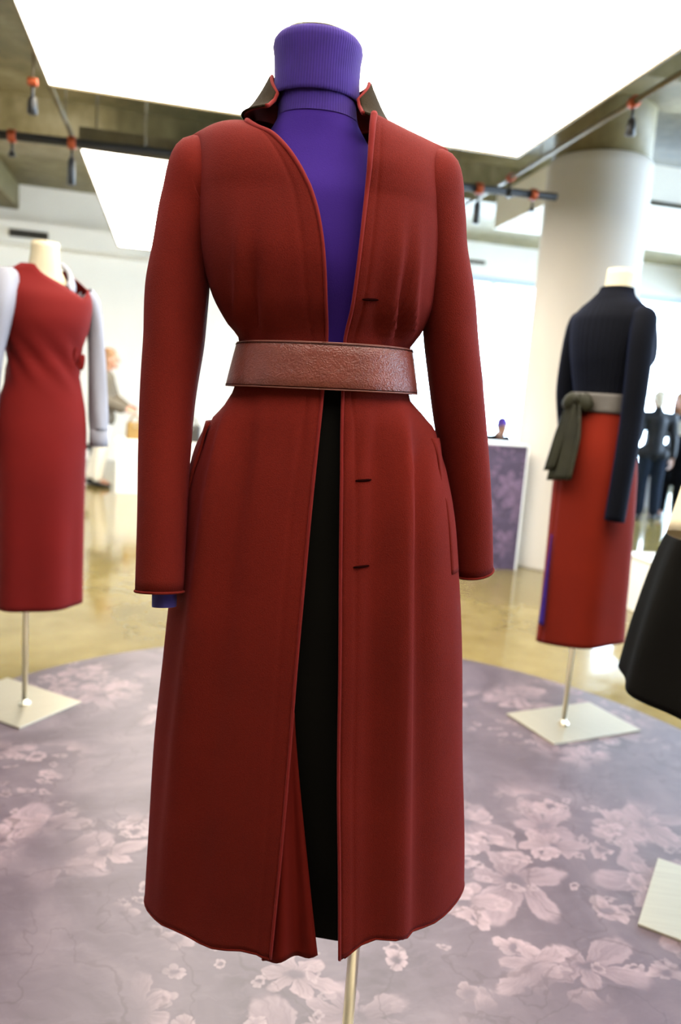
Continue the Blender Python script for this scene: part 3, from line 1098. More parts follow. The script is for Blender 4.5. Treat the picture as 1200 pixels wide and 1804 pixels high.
def belt_pts(offs, nseg=120):
    P_ = []
    for o_, zt in offs:
        row = []
        for k in range(nseg):
            phi = 2 * math.pi * k / nseg
            x, y = sell(np.array([phi]), 0.0345, 0.0, 0.1285 + o_ + 0.004 * zt * -1, 0.1045 + o_, 0.088 + o_, 2.3)
            x, y = float(x[0]), float(y[0])
            zc = 1.279 + 0.030 * (x - 0.036)
            hw = 0.0305
            row.append((x + 0.003 * (1 - zt) * (1 if x > 0.0365 else -1) * min(1, abs(x - 0.0365) / 0.1) * 0.8, y, zc + hw * zt))
        P_.append(row)
    return np.array(P_)


bnd = grid('band', belt_pts([(-0.0005, 1.0), (0.0008, 1.0), (0.0018, 0.95), (0.002, 0.5), (0.002, 0), (0.002, -0.5), (0.0018, -0.95), (0.0008, -1.0), (-0.0005, -1.0)]), 'belt', belt, close=True)
for zt in (0.99, -0.99):
    l_ = belt_pts([(0.0012, zt)])[0]
    tube('edge_binding', [tuple(p) for p in l_] + [tuple(l_[0])], 0.0009, 'belt_edge', bnd, 8)
for zt in (0.93, -0.93):
    l_ = belt_pts([(0.0022, zt)])[0]
    tube('stitch_line', [tuple(p) for p in l_] + [tuple(l_[0])], 0.0005, 'thread', bnd, 6)


# ------------------------------------------------------------------ background dress forms
def stand(loc, rz, plate_rz, pole_top, label, nk, plate=(0.21, 0.145), pc=(0, 0), toff=(0, 0)):
    """dress form: base plate, flange, pole, cream torso and neck"""
    r = empty('dress_form', loc, rz, label, 'mannequin')
    c, s = math.cos(plate_rz - rz), math.sin(plate_rz - rz)
    px, py = plate
    dx, dy = pc[0] - loc[0], pc[1] - loc[1]
    poff = (dx * math.cos(-rz) - dy * math.sin(-rz), dx * math.sin(-rz) + dy * math.cos(-rz))
    v = []
    for z in (0.0036, 0.011):
        for a, b in ((-px, -py), (px, -py), (px, py), (-px, py)):
            v.append((poff[0] + a * c - b * s, poff[1] + a * s + b * c, z))
    f = boxdata(0, 1, 0, 1, 0, 1)[1]
    meshobj('base_plate', v, f, 'plate', r, smooth=False, bevel=0.001)
    lathe('flange', [(0.022, 0.0112), (0.022, 0.018), (0.012, 0.022), (0.0115, 0.03)], 'steel', r, 20)
    tube('pole', [(0, 0, 0.012), (0, 0, pole_top - 0.25), (toff[0], toff[1], pole_top)], 0.0095, 'steel', r, 14)
    loft_body('torso', nk, 'cream', r, 28, nz=26, cap0=True, cap1=True)
    return r


# left form: red dress over a pale shirt
LZ = R(22)
Lloc = (-0.498, 2.923, 0)
dc = (0.045, -0.02)      # body centre relative to the pole, local


def lb(rows):
    return [(z, dc[0] + cx, dc[1] + cy, a, f_, b_) for z, cx, cy, a, f_, b_ in rows]


stand(Lloc, LZ, R(-39), 1.25, 'steel pole dress form in the red dress at the left',
      lb([(1.20, 0, 0, 0.09, .07, .06), (1.45, 0, 0, 0.10, .075, .06), (1.54, 0, 0.01, .10, .05, .05), (1.585, 0, .015, .065, .045, .05), (1.62, 0, .014, .052, .050, .052), (1.66, 0, .01, .047, .050, .047), (1.694, 0, .008, .046, .049, .045)]),
      plate=(0.203, 0.145), pc=(-0.545, 2.956), toff=dc)
dress = empty('sleeveless_dress', Lloc, LZ, 'red sleeveless V-neck dress over a pale shirt on the left form', 'dress')


def dr_fold(ph, z):
    t = np.exp(-((z - 1.29) / 0.07) ** 2)
    t2 = np.clip((1.1 - z) / 0.5, 0, 1)
    return 0.006 * t * np.sin(ph * 9 + z * 60) + 0.006 * t2 * np.sin(ph * 6 + 0.5)


def vneck(name, rows, mat, root, cut, seg=72, nz=60, fold=None):
    """garment top whose upper edge follows cut(phi) (height of the neckline)"""
    rows = sorted(rows)
    z = [r_[0] for r_ in rows]
    fs = [pchip(z, [r_[i] for r_ in rows]) for i in range(1, 6)]
    ph = np.linspace(0, 2 * np.pi, seg, endpoint=False)
    top = np.array([cut(p) for p in ph])
    P_ = []
    for t in np.linspace(0, 1, nz):
        zz = z[0] + (top - z[0]) * t
        pts = []
        for p, zv in zip(ph, zz):
            cx, cy, a, bf, bb = [float(f(zv)) for f in fs]
            x, y = sell(np.array([p]), cx, cy, a, bf, bb, 2.2)
            x, y = float(x[0]), float(y[0])
            if fold:
                d = float(fold(np.array([p]), zv)[0])
                l_ = math.hypot(x - cx, y - cy) + 1e-9
                x += (x - cx) / l_ * d
                y += (y - cy) / l_ * d
            pts.append((x, y, zv))
        P_.append(pts)
    return grid(name, P_, mat, root, close=True, solid=0.004)


def wrap(p):
    return (p + math.pi) % (2 * math.pi) - math.pi


body_rows = lb([(0.41, -.01, .0, .153, .130, .130), (0.6, -.01, 0, .152, .126, .126), (0.85, -.01, 0, .154, .126, .128), (1.03, -.008, .0, .156, .118, .130), (1.12, -.005, 0, .148, .107, .120), (1.22, 0, 0, .124, .098, .095),
                (1.29, 0, 0, .118, .096, .085), (1.36, 0, 0, .132, .112, .095), (1.43, 0, 0, .150, .128, .105), (1.50, 0, 0, .158, .112, .108), (1.545, 0, .008, .152, .080, .085), (1.585, 0, .015, .118, .056, .062), (1.615, 0, .016, .085, .050, .058), (1.63, 0, .016, .075, .05, .056)])
VC = R(40)      # the wrap neckline dips on the wearer's left
dress_cut = lambda p: 1.612 - 0.100 * max(0, 1 - abs(wrap(p - VC)) / R(66)) - 0.040 * max(0, 1 - abs(abs(wrap(p)) - R(92)) / R(26))
vneck('dress_body', body_rows, 'red_dress', dress, dress_cut, fold=dr_fold)
# knot of gathered cloth at the waist
for k, (dx, dz, rr) in enumerate([(0.0, 0.0, 0.020), (0.016, 0.022, 0.015), (0.022, -0.02, 0.016)]):
    pass
grid('waist_knot', [[(dc[0] + 0.098 + 0.022 * math.cos(a) * s_, dc[1] - 0.062 - 0.016 * s_ + 0.010 * math.sin(a * 2), 1.305 + 0.030 * math.sin(a) * s_ + 0.012 * math.cos(3 * a)) for a in np.linspace(0, 2 * math.pi, 24, endpoint=False)] for s_ in (0.05, 0.4, 0.7, 1.0)],
     'red_dress', dress, close=True, solid=0.006)
shirt = empty('shirt', Lloc, LZ, 'pale lilac long-sleeved shirt under the red dress', 'shirt')


def arm_fold(th, t):
    return 0.10 * np.sin(th * 4 + t * 7) * (0.3 + 0.7 * t) * 0.6


arm_tube('sleeve', [(dc[0] - .118, dc[1] - .005, 1.562, .030, .040), (dc[0] - .142, dc[1] - .030, 1.535, .050, .060), (dc[0] - .166, dc[1] - .060, 1.45, .056, .062), (dc[0] - .196, dc[1] - .05, 1.28, .052, .052), (dc[0] - .205, dc[1] - .03, 1.12, .050, .050), (dc[0] - .205, dc[1] - .05, 1.02, .038, .040)],
         'shirt', shirt, 28, crease=arm_fold, solid=0.002)
arm_tube('sleeve', [(dc[0] + .140, dc[1] + .01, 1.545, .026, .035), (dc[0] + .162, dc[1] + .015, 1.512, .031, .044), (dc[0] + .180, dc[1] + .012, 1.42, .027, .044), (dc[0] + .188, dc[1] - .0, 1.27, .030, .044), (dc[0] + .190, dc[1] - .02, 1.12, .032, .044), (dc[0] + .190, dc[1] - .035, 1.05, .030, .036)],
         'shirt', shirt, 28, crease=arm_fold, solid=0.002)
for sx, yy, z1 in ((-1, -.05, 1.02), (1, -.035, 1.05)):
    xx = dc[0] + sx * (.205 if sx < 0 else .190)
    lathe('cuff', [(0.033, z1 - 0.055), (0.034, z1 - 0.03), (0.033, z1 + 0.005), (0.030, z1 + 0.008)], 'shirt', shirt, 24, (xx, dc[1] + yy))
# open shirt collar on the wearer's front
for sx in (1,):
    P_ = []
    for i in range(8):
        t = i / 7
        r_ = []
        for j in range(5):
            s = j / 4
            ang = sx * R(125 - 85 * t)
            rad = 0.066 + 0.026 * s + 0.012 * t
            r_.append((dc[0] + rad * math.sin(ang) * 1.05, dc[1] + .012 - rad * math.cos(ang) * (0.85 + 0.35 * t), 1.628 - 0.080 * t ** 1.3 - 0.028 * s * (0.5 + t) + 0.02 * math.sin(s * math.pi)))
        P_.append(r_)
    grid('shirt_collar', P_, 'shirt', shirt, solid=0.003)

# right form: navy knit top, rust skirt, olive sash
RZ = R(111)
Rloc = (1.585, 2.647, 0)
stand(Rloc, RZ, R(13), 1.30, 'steel pole dress form in the navy top near the column',
      [(1.25, 0, 0, .09, .07, .06), (1.50, 0, 0, .10, .08, .065), (1.58, 0, .005, .09, .055, .055), (1.62, 0, .005, .06, .045, .045), (1.655, 0, 0, .047, .045, .045), (1.70, 0, -.002, .047, .048, .046), (1.74, 0, -.008, .047, .050, .046), (1.782, 0, -.01, .046, .050, .045)], pc=(1.640, 2.670), plate=(0.223, 0.145))
# the plate lies along the carpet, turned less than the form
top = empty('knit_top', Rloc, RZ, 'navy ribbed long-sleeved knit top on the form near the column', 'sweater')


def rib(ph, z):
    return 0.0012 * np.sin(ph * 44)


loft_body('top_body', [(1.27, 0, 0, .128, .102, .092), (1.32, 0, 0, .122, .10, .086), (1.40, 0, 0, .138, .120, .098), (1.47, 0, 0, .150, .182, .112), (1.53, 0, 0, .160, .158, .116), (1.59, 0, 0, .164, .112, .112), (1.64, 0, .006, .132, .076, .085), (1.675, 0, .006, .084, .064, .066), (1.70, 0, .000, .062, .060, .058), (1.715, 0, -.002, .057, .057, .055)],
          'navy', top, 176, nz=54, fold=rib)
arm_tube('sleeve', [(-.120, .012, 1.612, .028, .035), (-.148, .022, 1.594, .042, .048), (-.166, .045, 1.52, .040, .048), (-.176, .056, 1.36, .038, .045), (-.178, .060, 1.20, .036, .042), (-.176, .070, 1.02, .034, .038), (-.174, .078, .872, .035, .036)],
         'navy', top, 28, solid=0.002)
arm_tube('sleeve', [(.120, 0, 1.612, .028, .035), (.148, .0, 1.594, .042, .048), (.166, .0, 1.52, .040, .050), (.178, .0, 1.36, .038, .047), (.180, -.03, 1.20, .036, .042), (.178, -.07, 1.02, .034, .038), (.176, -.10, .875, .035, .036)],
         'navy', top, 28, solid=0.002)
rs = empty('midi_skirt', Rloc, RZ, 'rust red midi skirt with a violet slit below the navy top', 'skirt')


def rs_fold(ph, z):
    t = np.clip((1.1 - z) / 0.5, 0, 1)
    return 0.007 * t * np.sin(ph * 5 + 0.8)


SLIT = R(160)
loft_body('skirt_body', [(0.36, 0, -.025, .165, .150, .140), (0.55, 0, -.02, .160, .142, .136), (0.80, 0, -.012, .160, .135, .134), (1.02, 0, -.005, .158, .122, .134), (1.12, 0, 0, .148, .112, .124), (1.22, 0, 0, .132, .104, .104), (1.30, 0, 0, .121, .098, .088)],
          'orange', rs, 80, nz=50, fold=rs_fold, solid=0.003, phi0=SLIT + R(1.5), phi1=SLIT + R(360.5), hem=lambda x, y, p: 0.05 * np.sin(p - SLIT - 0.6) * 0.6)
# lining panel behind the slit
P_ = []
for i in range(24):
    t = i / 23
    z = 0.42 + 0.36 * t
    r_ = []
    for j in range(8):
        ph_ = SLIT + R(-6 + 12 * j / 7) * (1 - 0.85 * t)
        x, y = sell(np.array([ph_]), 0, -.006, .162 + 0.008 * (1 - t), .140, .142, 2.2)
        r_.append((float(x[0]), float(y[0]), z))
    P_.append(r_)
grid('slit_lining', P_, 'purple', rs, solid=0.002)
sash = empty('bow_belt', Rloc, RZ, 'taupe belt with a drooping olive satin bow at the navy top', 'sash')
loft_body('band', [(1.255, 0, 0, .134, .108, .104), (1.28, 0, 0, .133, .107, .100), (1.325, 0, 0, .129, .106, .094)], 'taupe', sash, 64, nz=8, n=2.2, solid=0.003)
kx, ky = 0.022, 0.090     # where the bow sits on the back left


def hang(name, x, y, z, wd, ln, tilt, seed, swing):
    P_ = []
    for i in range(16):
        t = i / 15
        r_ = []
        for j in range(11):
            s = j / 10 - 0.5
            ww = wd * (0.28 + 0.72 * min(1, t * 2.2) ** 0.7)
            dd = 0.012 * math.sin(s * 12 + seed) * (1 - 0.4 * t)
            r_.append((x + ww * s * math.cos(tilt) + swing[0] * t - dd * math.sin(tilt), y + ww * s * math.sin(tilt) + swing[1] * t + dd * math.cos(tilt), z - ln * t - 0.03 * t * (s + 0.5) * math.sin(seed)))
        P_.append(r_)
    return grid(name, P_, 'olive', sash, solid=0.004)


bt = R(-4)
hang('bow_tail', kx - 0.002, ky + 0.030, 1.285, 0.125, 0.28, bt, 0.6, (0.000, 0.050))
hang('bow_tail', kx + 0.035, ky + 0.020, 1.285, 0.080, 0.25, bt - 0.4, 2.6, (0.03, 0.045))
for sgn, ln in ((1, 0.07), (-1, 0.06)):
    P_ = []
    for i in range(14):
        a = 2 * math.pi * i / 14
        r_ = []
        for j in range(8):
            s = j / 7
            rad = 0.006 + 0.028 * math.sin(s * math.pi * 0.85)
            off = sgn * ln * s
            r_.append((kx - 0.008 + off * math.cos(bt) + rad * 0.4 * math.cos(a) * 0.6, ky + 0.03 + off * math.sin(bt) + rad * 0.5 * math.cos(a), 1.30 - 0.02 * s + rad * math.sin(a)))
        P_.append(r_)
    grid('bow_loop', np.array(P_).transpose(1, 0, 2), 'olive', sash, close=True, cap1=True, cap0=True)
b_ = bmesh.new()
bmesh.ops.create_icosphere(b_, subdivisions=2, radius=0.022)
me = bpy.data.meshes.new('bow_knot')
b_.to_mesh(me)
b_.free()
kn = bpy.data.objects.new('bow_knot', me)
me.materials.append(M['olive'])
me.polygons.foreach_set('use_smooth', [True] * len(me.polygons))
COL.objects.link(kn)
kn.parent = sash
kn.location = (kx - 0.008, ky + 0.034, 1.298)
kn.scale = (0.9, 0.8, 1.1)

# right foreground form: only the flared black skirt, a cream cuff and the plate reach into the picture
Kloc = (1.448, 1.49, 0)
KZ = R(-20)
stand(Kloc, KZ, R(-42.5), 1.25, 'steel pole dress form at the right edge under the black flared skirt',
      [(1.20, 0, 0, .09, .07, .06), (1.50, 0, 0, .10, .08, .065), (1.60, 0, .005, .10, .055, .055), (1.655, 0, 0, .06, .05, .05), (1.74, 0, -.008, .047, .050, .046), (1.782, 0, -.01, .046, .050, .045)],
      plate=(0.215, 0.17), pc=(1.448, 1.49))
ks = empty('flared_skirt', Kloc, KZ, 'black flared skirt cut off by the right edge of the picture', 'skirt')
loft_body('skirt_body', [(0.595, 0, 0, .355, .335, .335), (0.75, 0, 0, .335, .31, .31), (0.95, 0, 0, .295, .265, .265), (1.10, 0, 0, .22, .19, .19), (1.20, 0, 0, .155, .125, .12), (1.28, 0, 0, .122, .10, .09)],
          'black', ks, 96, nz=40, n=2.05, fold=lambda ph, z: 0.012 * np.clip((1.2 - z) / 0.5, 0, 1) * np.sin(ph * 9 + 1.0), solid=0.003)
kt = empty('cream_jacket', Kloc, KZ, 'cream long-sleeved jacket whose cuff shows beside the black flared skirt', 'jacket')
loft_body('jacket_body', [(1.22, 0, 0, .130, .108, .098), (1.30, 0, 0, .126, .104, .092), (1.40, 0, 0, .142, .124, .10), (1.50, 0, 0, .16, .145, .115), (1.58, 0, 0, .166, .115, .115), (1.64, 0, .006, .135, .078, .088), (1.68, 0, .006, .080, .062, .066), (1.70, 0, .002, .066, .06, .06)],
          'cream', kt, 56, nz=40, solid=0.003)
arm_tube('sleeve', [(-.125, 0, 1.610, .028, .036), (-.155, .0, 1.585, .043, .05), (-.19, .0, 1.50, .05, .054), (-.21, -.02, 1.32, .04, .05), (-.255, -0.09, 1.18, .038, .046), (-.308, -.150, .995, .036, .042)], 'cream', kt, 24, solid=0.003)
arm_tube('sleeve', [(.125, 0, 1.610, .028, .036), (.155, .0, 1.585, .043, .05), (.19, .0, 1.50, .05, .054), (.20, 0, 1.30, .04, .05), (.235, 0.0, 1.16, .038, .046), (.26, -.02, 1.06, .036, .042)], 'cream', kt, 24, solid=0.003)

# ------------------------------------------------------------------ plinths, table, bags
def plinth(name, loc, rz, wx, wy, h, mat, label, cap=0.03, panel=True):
    r = empty(name, loc, rz, label, 'plinth')
    box('core', -wx / 2 + 0.012, wx / 2 - 0.012, -wy / 2 + 0.012, wy / 2 - 0.012, 0.0, h - cap, 'white', r)
    box('front_panel', -wx / 2 + 0.012, wx / 2 - 0.014, -wy / 2, -wy / 2 + 0.012, 0.0, h - cap, mat, r)
    box('side_panel', wx / 2 - 0.012, wx / 2, -wy / 2, wy / 2 - 0.012, 0.0, h - cap, 'white', r)
    box('top_board', -wx / 2, wx / 2, -wy / 2, wy / 2, h - cap, h, 'white', r, bevel=0.003)
    return r


plinth('display_plinth', (2.36, 5.68, 0), R(-1.5), 0.68, 0.42, 0.985, 'floral_panel', 'tall plinth with floral mauve front and white top beside the column', 0.015)
plinth('low_plinth', (3.16, 4.36, 0), 0, 0.34, 0.34, 0.36, 'mauve', 'low mauve plinth with white top behind the black flared skirt', 0.015)
plinth('white_plinth', (6.35, 10.0, 0), R(-10), 1.3, 0.5, 0.52, 'grey', 'grey fronted low plinth behind the legs of the standing visitors', 0.03)

tb = empty('display_table', (0.10, 9.05, 0), 0, 'white block table with bags on it by the left visitor', 'table')
box('body', -0.68, 0.68, -0.24, 0.24, 0.0, 0.56, 'white', tb, bevel=0.004)
box('top', -0.70, 0.70, -0.26, 0.26, 0.56, 0.60, 'white', tb, bevel=0.004)


def bag(name, loc, rz, wx, wy, h, mat, label):
    r = empty(name, loc, rz, label, 'bag', 'bags on the white table')
    P_ = []
    for t in (0.0, 0.03, 0.25, 0.5, 0.75, 0.97, 1.0):
        k = 1 - 0.30 * t
        e = 0.94 if t in (0.0, 1.0) else 1.0
        ph_ = np.linspace(0, 2 * np.pi, 28, endpoint=False)
        x, y = sell(ph_, 0, 0, wx / 2 * (1 - 0.08 * t) * e, wy / 2 * k * e, wy / 2 * k * e, 5)
        P_.append(np.stack([x, y, np.full_like(x, h * t)], -1))
    grid('bag_body', P_, mat, r, close=True, cap0=True, cap1=True)
    for sy in (-1, 1):
        tube('handle', [(wx * 0.28 * math.cos(a), sy * wy * 0.22, h * 0.96 + h * 0.42 * math.sin(a)) for a in np.linspace(0, math.pi, 14)], 0.008, mat, r, 8)
    box('clasp', -0.02, 0.02, -wy / 2 * 0.80, -wy / 2 * 0.70, h * 0.72, h * 0.80, 'steel', r)
    return r


bag('handbag', (-0.40, 9.03, 0.60), R(8), 0.20, 0.12, 0.19, 'tan', 'yellow tan handbag on the left end of the white table')
bag('handbag', (-0.20, 9.08, 0.60), R(-12), 0.20, 0.12, 0.24, 'bag_black', 'black handbag on the white table partly behind the coat sleeve')
bag('handbag', (0.22, 9.05, 0.60), R(-5), 0.24, 0.13, 0.20, 'bag_black', 'black handbag on the white table seen between coat and sleeve')
bag('handbag', (0.52, 9.05, 0.60), R(12), 0.20, 0.12, 0.17, 'tan', 'yellow tan handbag on the white table behind the coat')
# small dark stool behind the left visitor
st = empty('stool', (-1.02, 9.75, 0), 0, 'small dark stool behind the visitor in white trousers', 'stool')
lathe('seat', [(0.15, 0.40), (0.165, 0.41), (0.165, 0.44), (0.15, 0.45)], 'bag_black', st, 24)
for a in range(4):
    an = R(45 + 90 * a)
    tube('leg', [(0.15 * math.cos(an), 0.15 * math.sin(an), 0), (0.11 * math.cos(an), 0.11 * math.sin(an), 0.40)], 0.014, 'bag_black', st, 8)


# ------------------------------------------------------------------ people
def add_caps(bm, p0, r0, p1, r1, seg=14, hs=4):
    p0, p1 = Vector(p0), Vector(p1)
    d = p1 - p0
    L = d.length
    if L < 1e-6:
        d = Vector((0, 0, 1))
    d.normalize()
    a = Vector((0, 0, 1)) if abs(d.z) < 0.9 else Vector((1, 0, 0))
    e1 = d.cross(a).normalized()
    e2 = d.cross(e1)
    prof_ = [(p0 - d * r0 * math.cos(math.pi / 2 * i / hs), r0 * math.sin(math.pi / 2 * i / hs)) for i in range(1, hs + 1)]
    prof_ += [(p1 + d * r1 * math.sin(math.pi / 2 * i / hs), r1 * math.cos(math.pi / 2 * i / hs)) for i in range(0, hs)]
    rings = []
    for c, r in prof_:
        rings.append([bm.verts.new(c + (e1 * math.cos(2 * math.pi * k / seg) + e2 * math.sin(2 * math.pi * k / seg)) * r) for k in range(seg)])
    for i in range(len(rings) - 1):
        for k in range(seg):
            bm.faces.new((rings[i][k], rings[i][(k + 1) % seg], rings[i + 1][(k + 1) % seg], rings[i + 1][k]))
    bm.faces.new(rings[0][::-1])
    bm.faces.new(rings[-1])


def add_ell(bm, c, r, rot=None):
    mt = Matrix.Translation(c) @ (rot.to_matrix().to_4x4() if rot else Matrix()) @ Matrix.Diagonal((*r, 1))
    bmesh.ops.create_uvsphere(bm, u_segments=20, v_segments=12, radius=1, matrix=mt)


def blend(name, caps, ells, mat, parent, vox=0.011, smooth_it=6):
    """one continuous surface grown round a skeleton"""
    bm = bmesh.new()
    for c in caps:
        add_caps(bm, *c)
    for e in ells:
        add_ell(bm, *e)
    bmesh.ops.recalc_face_normals(bm, faces=bm.faces)
    me = bpy.data.meshes.new('tmp')
    bm.to_mesh(me)
    bm.free()
    o = bpy.data.objects.new('tmp', me)
    COL.objects.link(o)
    md = o.modifiers.new('r', 'REMESH')
    md.mode = 'VOXEL'
    md.voxel_size = vox
    sm = o.modifiers.new('s', 'SMOOTH')
    sm.iterations = smooth_it
    sm.factor = 0.5
    dg = bpy.context.evaluated_depsgraph_get()
    m2 = bpy.data.meshes.new_from_object(o.evaluated_get(dg))
    bpy.data.objects.remove(o)
    m2.name = name
    m2.materials.clear()
    m2.materials.append(M[mat])
    m2.polygons.foreach_set('use_smooth', [True] * len(m2.polygons))
    r = bpy.data.objects.new(name, m2)
    COL.objects.link(r)
    r.parent = parent
    return r


def hand_caps(w_, d, side, up, curl=0.5):
    """palm, four unequal fingers and a thumb; d = pointing direction, side = thumb side, up = back of the hand"""
    w_, d, side, up = Vector(w_), Vector(d).normalized(), Vector(side).normalized(), Vector(up).normalized()
    c = []
    for s in (-0.026, -0.009, 0.009, 0.026):
        c.append((w_ + side * s * 0.6, 0.015, w_ + d * 0.085 + side * s, 0.0125))
    for s, l in ((0.027, 0.070), (0.009, 0.080), (-0.009, 0.075), (-0.027, 0.058)):
        p = w_ + d * 0.088 + side * s
        for k in range(3):
            dd = (d * math.cos(curl * (k + 0.6)) - up * math.sin(curl * (k + 0.6))).normalized()
            q = p + dd * l * (0.45, 0.32, 0.23)[k]
            c.append((p, 0.0092 - 0.0008 * k, q, 0.0086 - 0.0008 * k))
            p = q
    p = w_ + d * 0.028 + side * 0.022
    dd = (d * 0.6 + side * 0.75 - up * 0.25).normalized()
    q = p + dd * 0.042
    c.append((p, 0.0125, q, 0.0105))
    dd = (d * 0.9 + side * 0.25 - up * 0.3).normalized()
    c.append((q, 0.0105, q + dd * 0.032, 0.0085))
    return c


def head_parts(root, hc, face, hair_mat, hair='long'):
    """returns ellipsoids/capsules for the head; adds eyes and lips; face = horizontal forward vector"""
    f = Vector(face).normalized()
    s = Vector((0, 0, 1)).cross(f).normalized()
    rot = Matrix((s, -f, Vector((0, 0, 1)))).transposed().to_euler() if False else Matrix((s, f, (0, 0, 1))).transposed().to_quaternion()
    h = Vector(hc)
    ell = [(h, (0.072, 0.092, 0.100), rot), (h + f * 0.018 + Vector((0, 0, -0.052)), (0.056, 0.066, 0.064), rot),
           (h + s * 0.074 + Vector((0, 0, -0.012)), (0.010, 0.018, 0.030), rot), (h - s * 0.074 + Vector((0, 0, -0.012)), (0.010, 0.018, 0.030), rot)]
    cap = [(h + f * 0.088 + Vector((0, 0, 0.006)), 0.008, h + f * 0.108 + Vector((0, 0, -0.028)), 0.013),
           (h + f * 0.072 + Vector((0, 0, -0.095)), 0.018, h + f * 0.066 + Vector((0, 0, -0.085)), 0.022),
           (h + f * 0.082 + s * 0.03 + Vector((0, 0, 0.022)), 0.010, h + f * 0.082 - s * 0.03 + Vector((0, 0, 0.022)), 0.010)]
    for sg in (-1, 1):
        bm = bmesh.new()
        bmesh.ops.create_uvsphere(bm, u_segments=10, v_segments=8, radius=0.0105)
        me_ = bpy.data.meshes.new('eye')
        bm.to_mesh(me_)
        bm.free()
        me_.materials.append(M['eye'])
        e = bpy.data.objects.new('eye', me_)
        COL.objects.link(e)
        e.parent = root
        e.location = h + f * 0.083 + s * 0.031 * sg + Vector((0, 0, -0.002))
    blend('lips', [(h + f * 0.088 + s * 0.018 + Vector((0, 0, -0.060)), 0.005, h + f * 0.093 + Vector((0, 0, -0.058)), 0.0065), (h + f * 0.093 + Vector((0, 0, -0.058)), 0.0065, h + f * 0.088 - s * 0.018 + Vector((0, 0, -0.060)), 0.005)], [], 'lips', root, 0.003, 2)
    hc_ = []
    he = [(h - f * 0.018 + Vector((0, 0, 0.030)), (0.085, 0.096, 0.092), rot)]
    if hair == 'long':
        hc_ += [(h - f * 0.06 + s * 0.035, 0.052, h - f * 0.075 + s * 0.05 + Vector((0, 0, -0.19)), 0.035), (h - f * 0.06 - s * 0.035, 0.052, h - f * 0.075 - s * 0.05 + Vector((0, 0, -0.19)), 0.035),
                (h + s * 0.070 - f * 0.02, 0.026, h + s * 0.075 - f * 0.02 + Vector((0, 0, -0.14)), 0.020), (h - s * 0.070 - f * 0.02, 0.026, h - s * 0.075 - f * 0.02 + Vector((0, 0, -0.14)), 0.020)]
    else:
        hc_ += [(h - f * 0.05 + Vector((0, 0, 0.01)), 0.062, h - f * 0.055 + Vector((0, 0, -0.04)), 0.05)]
    if hair != 'none':
        blend('hair', hc_, he, hair_mat, root, 0.009, 3)
    return cap, ell


V3 = Vector


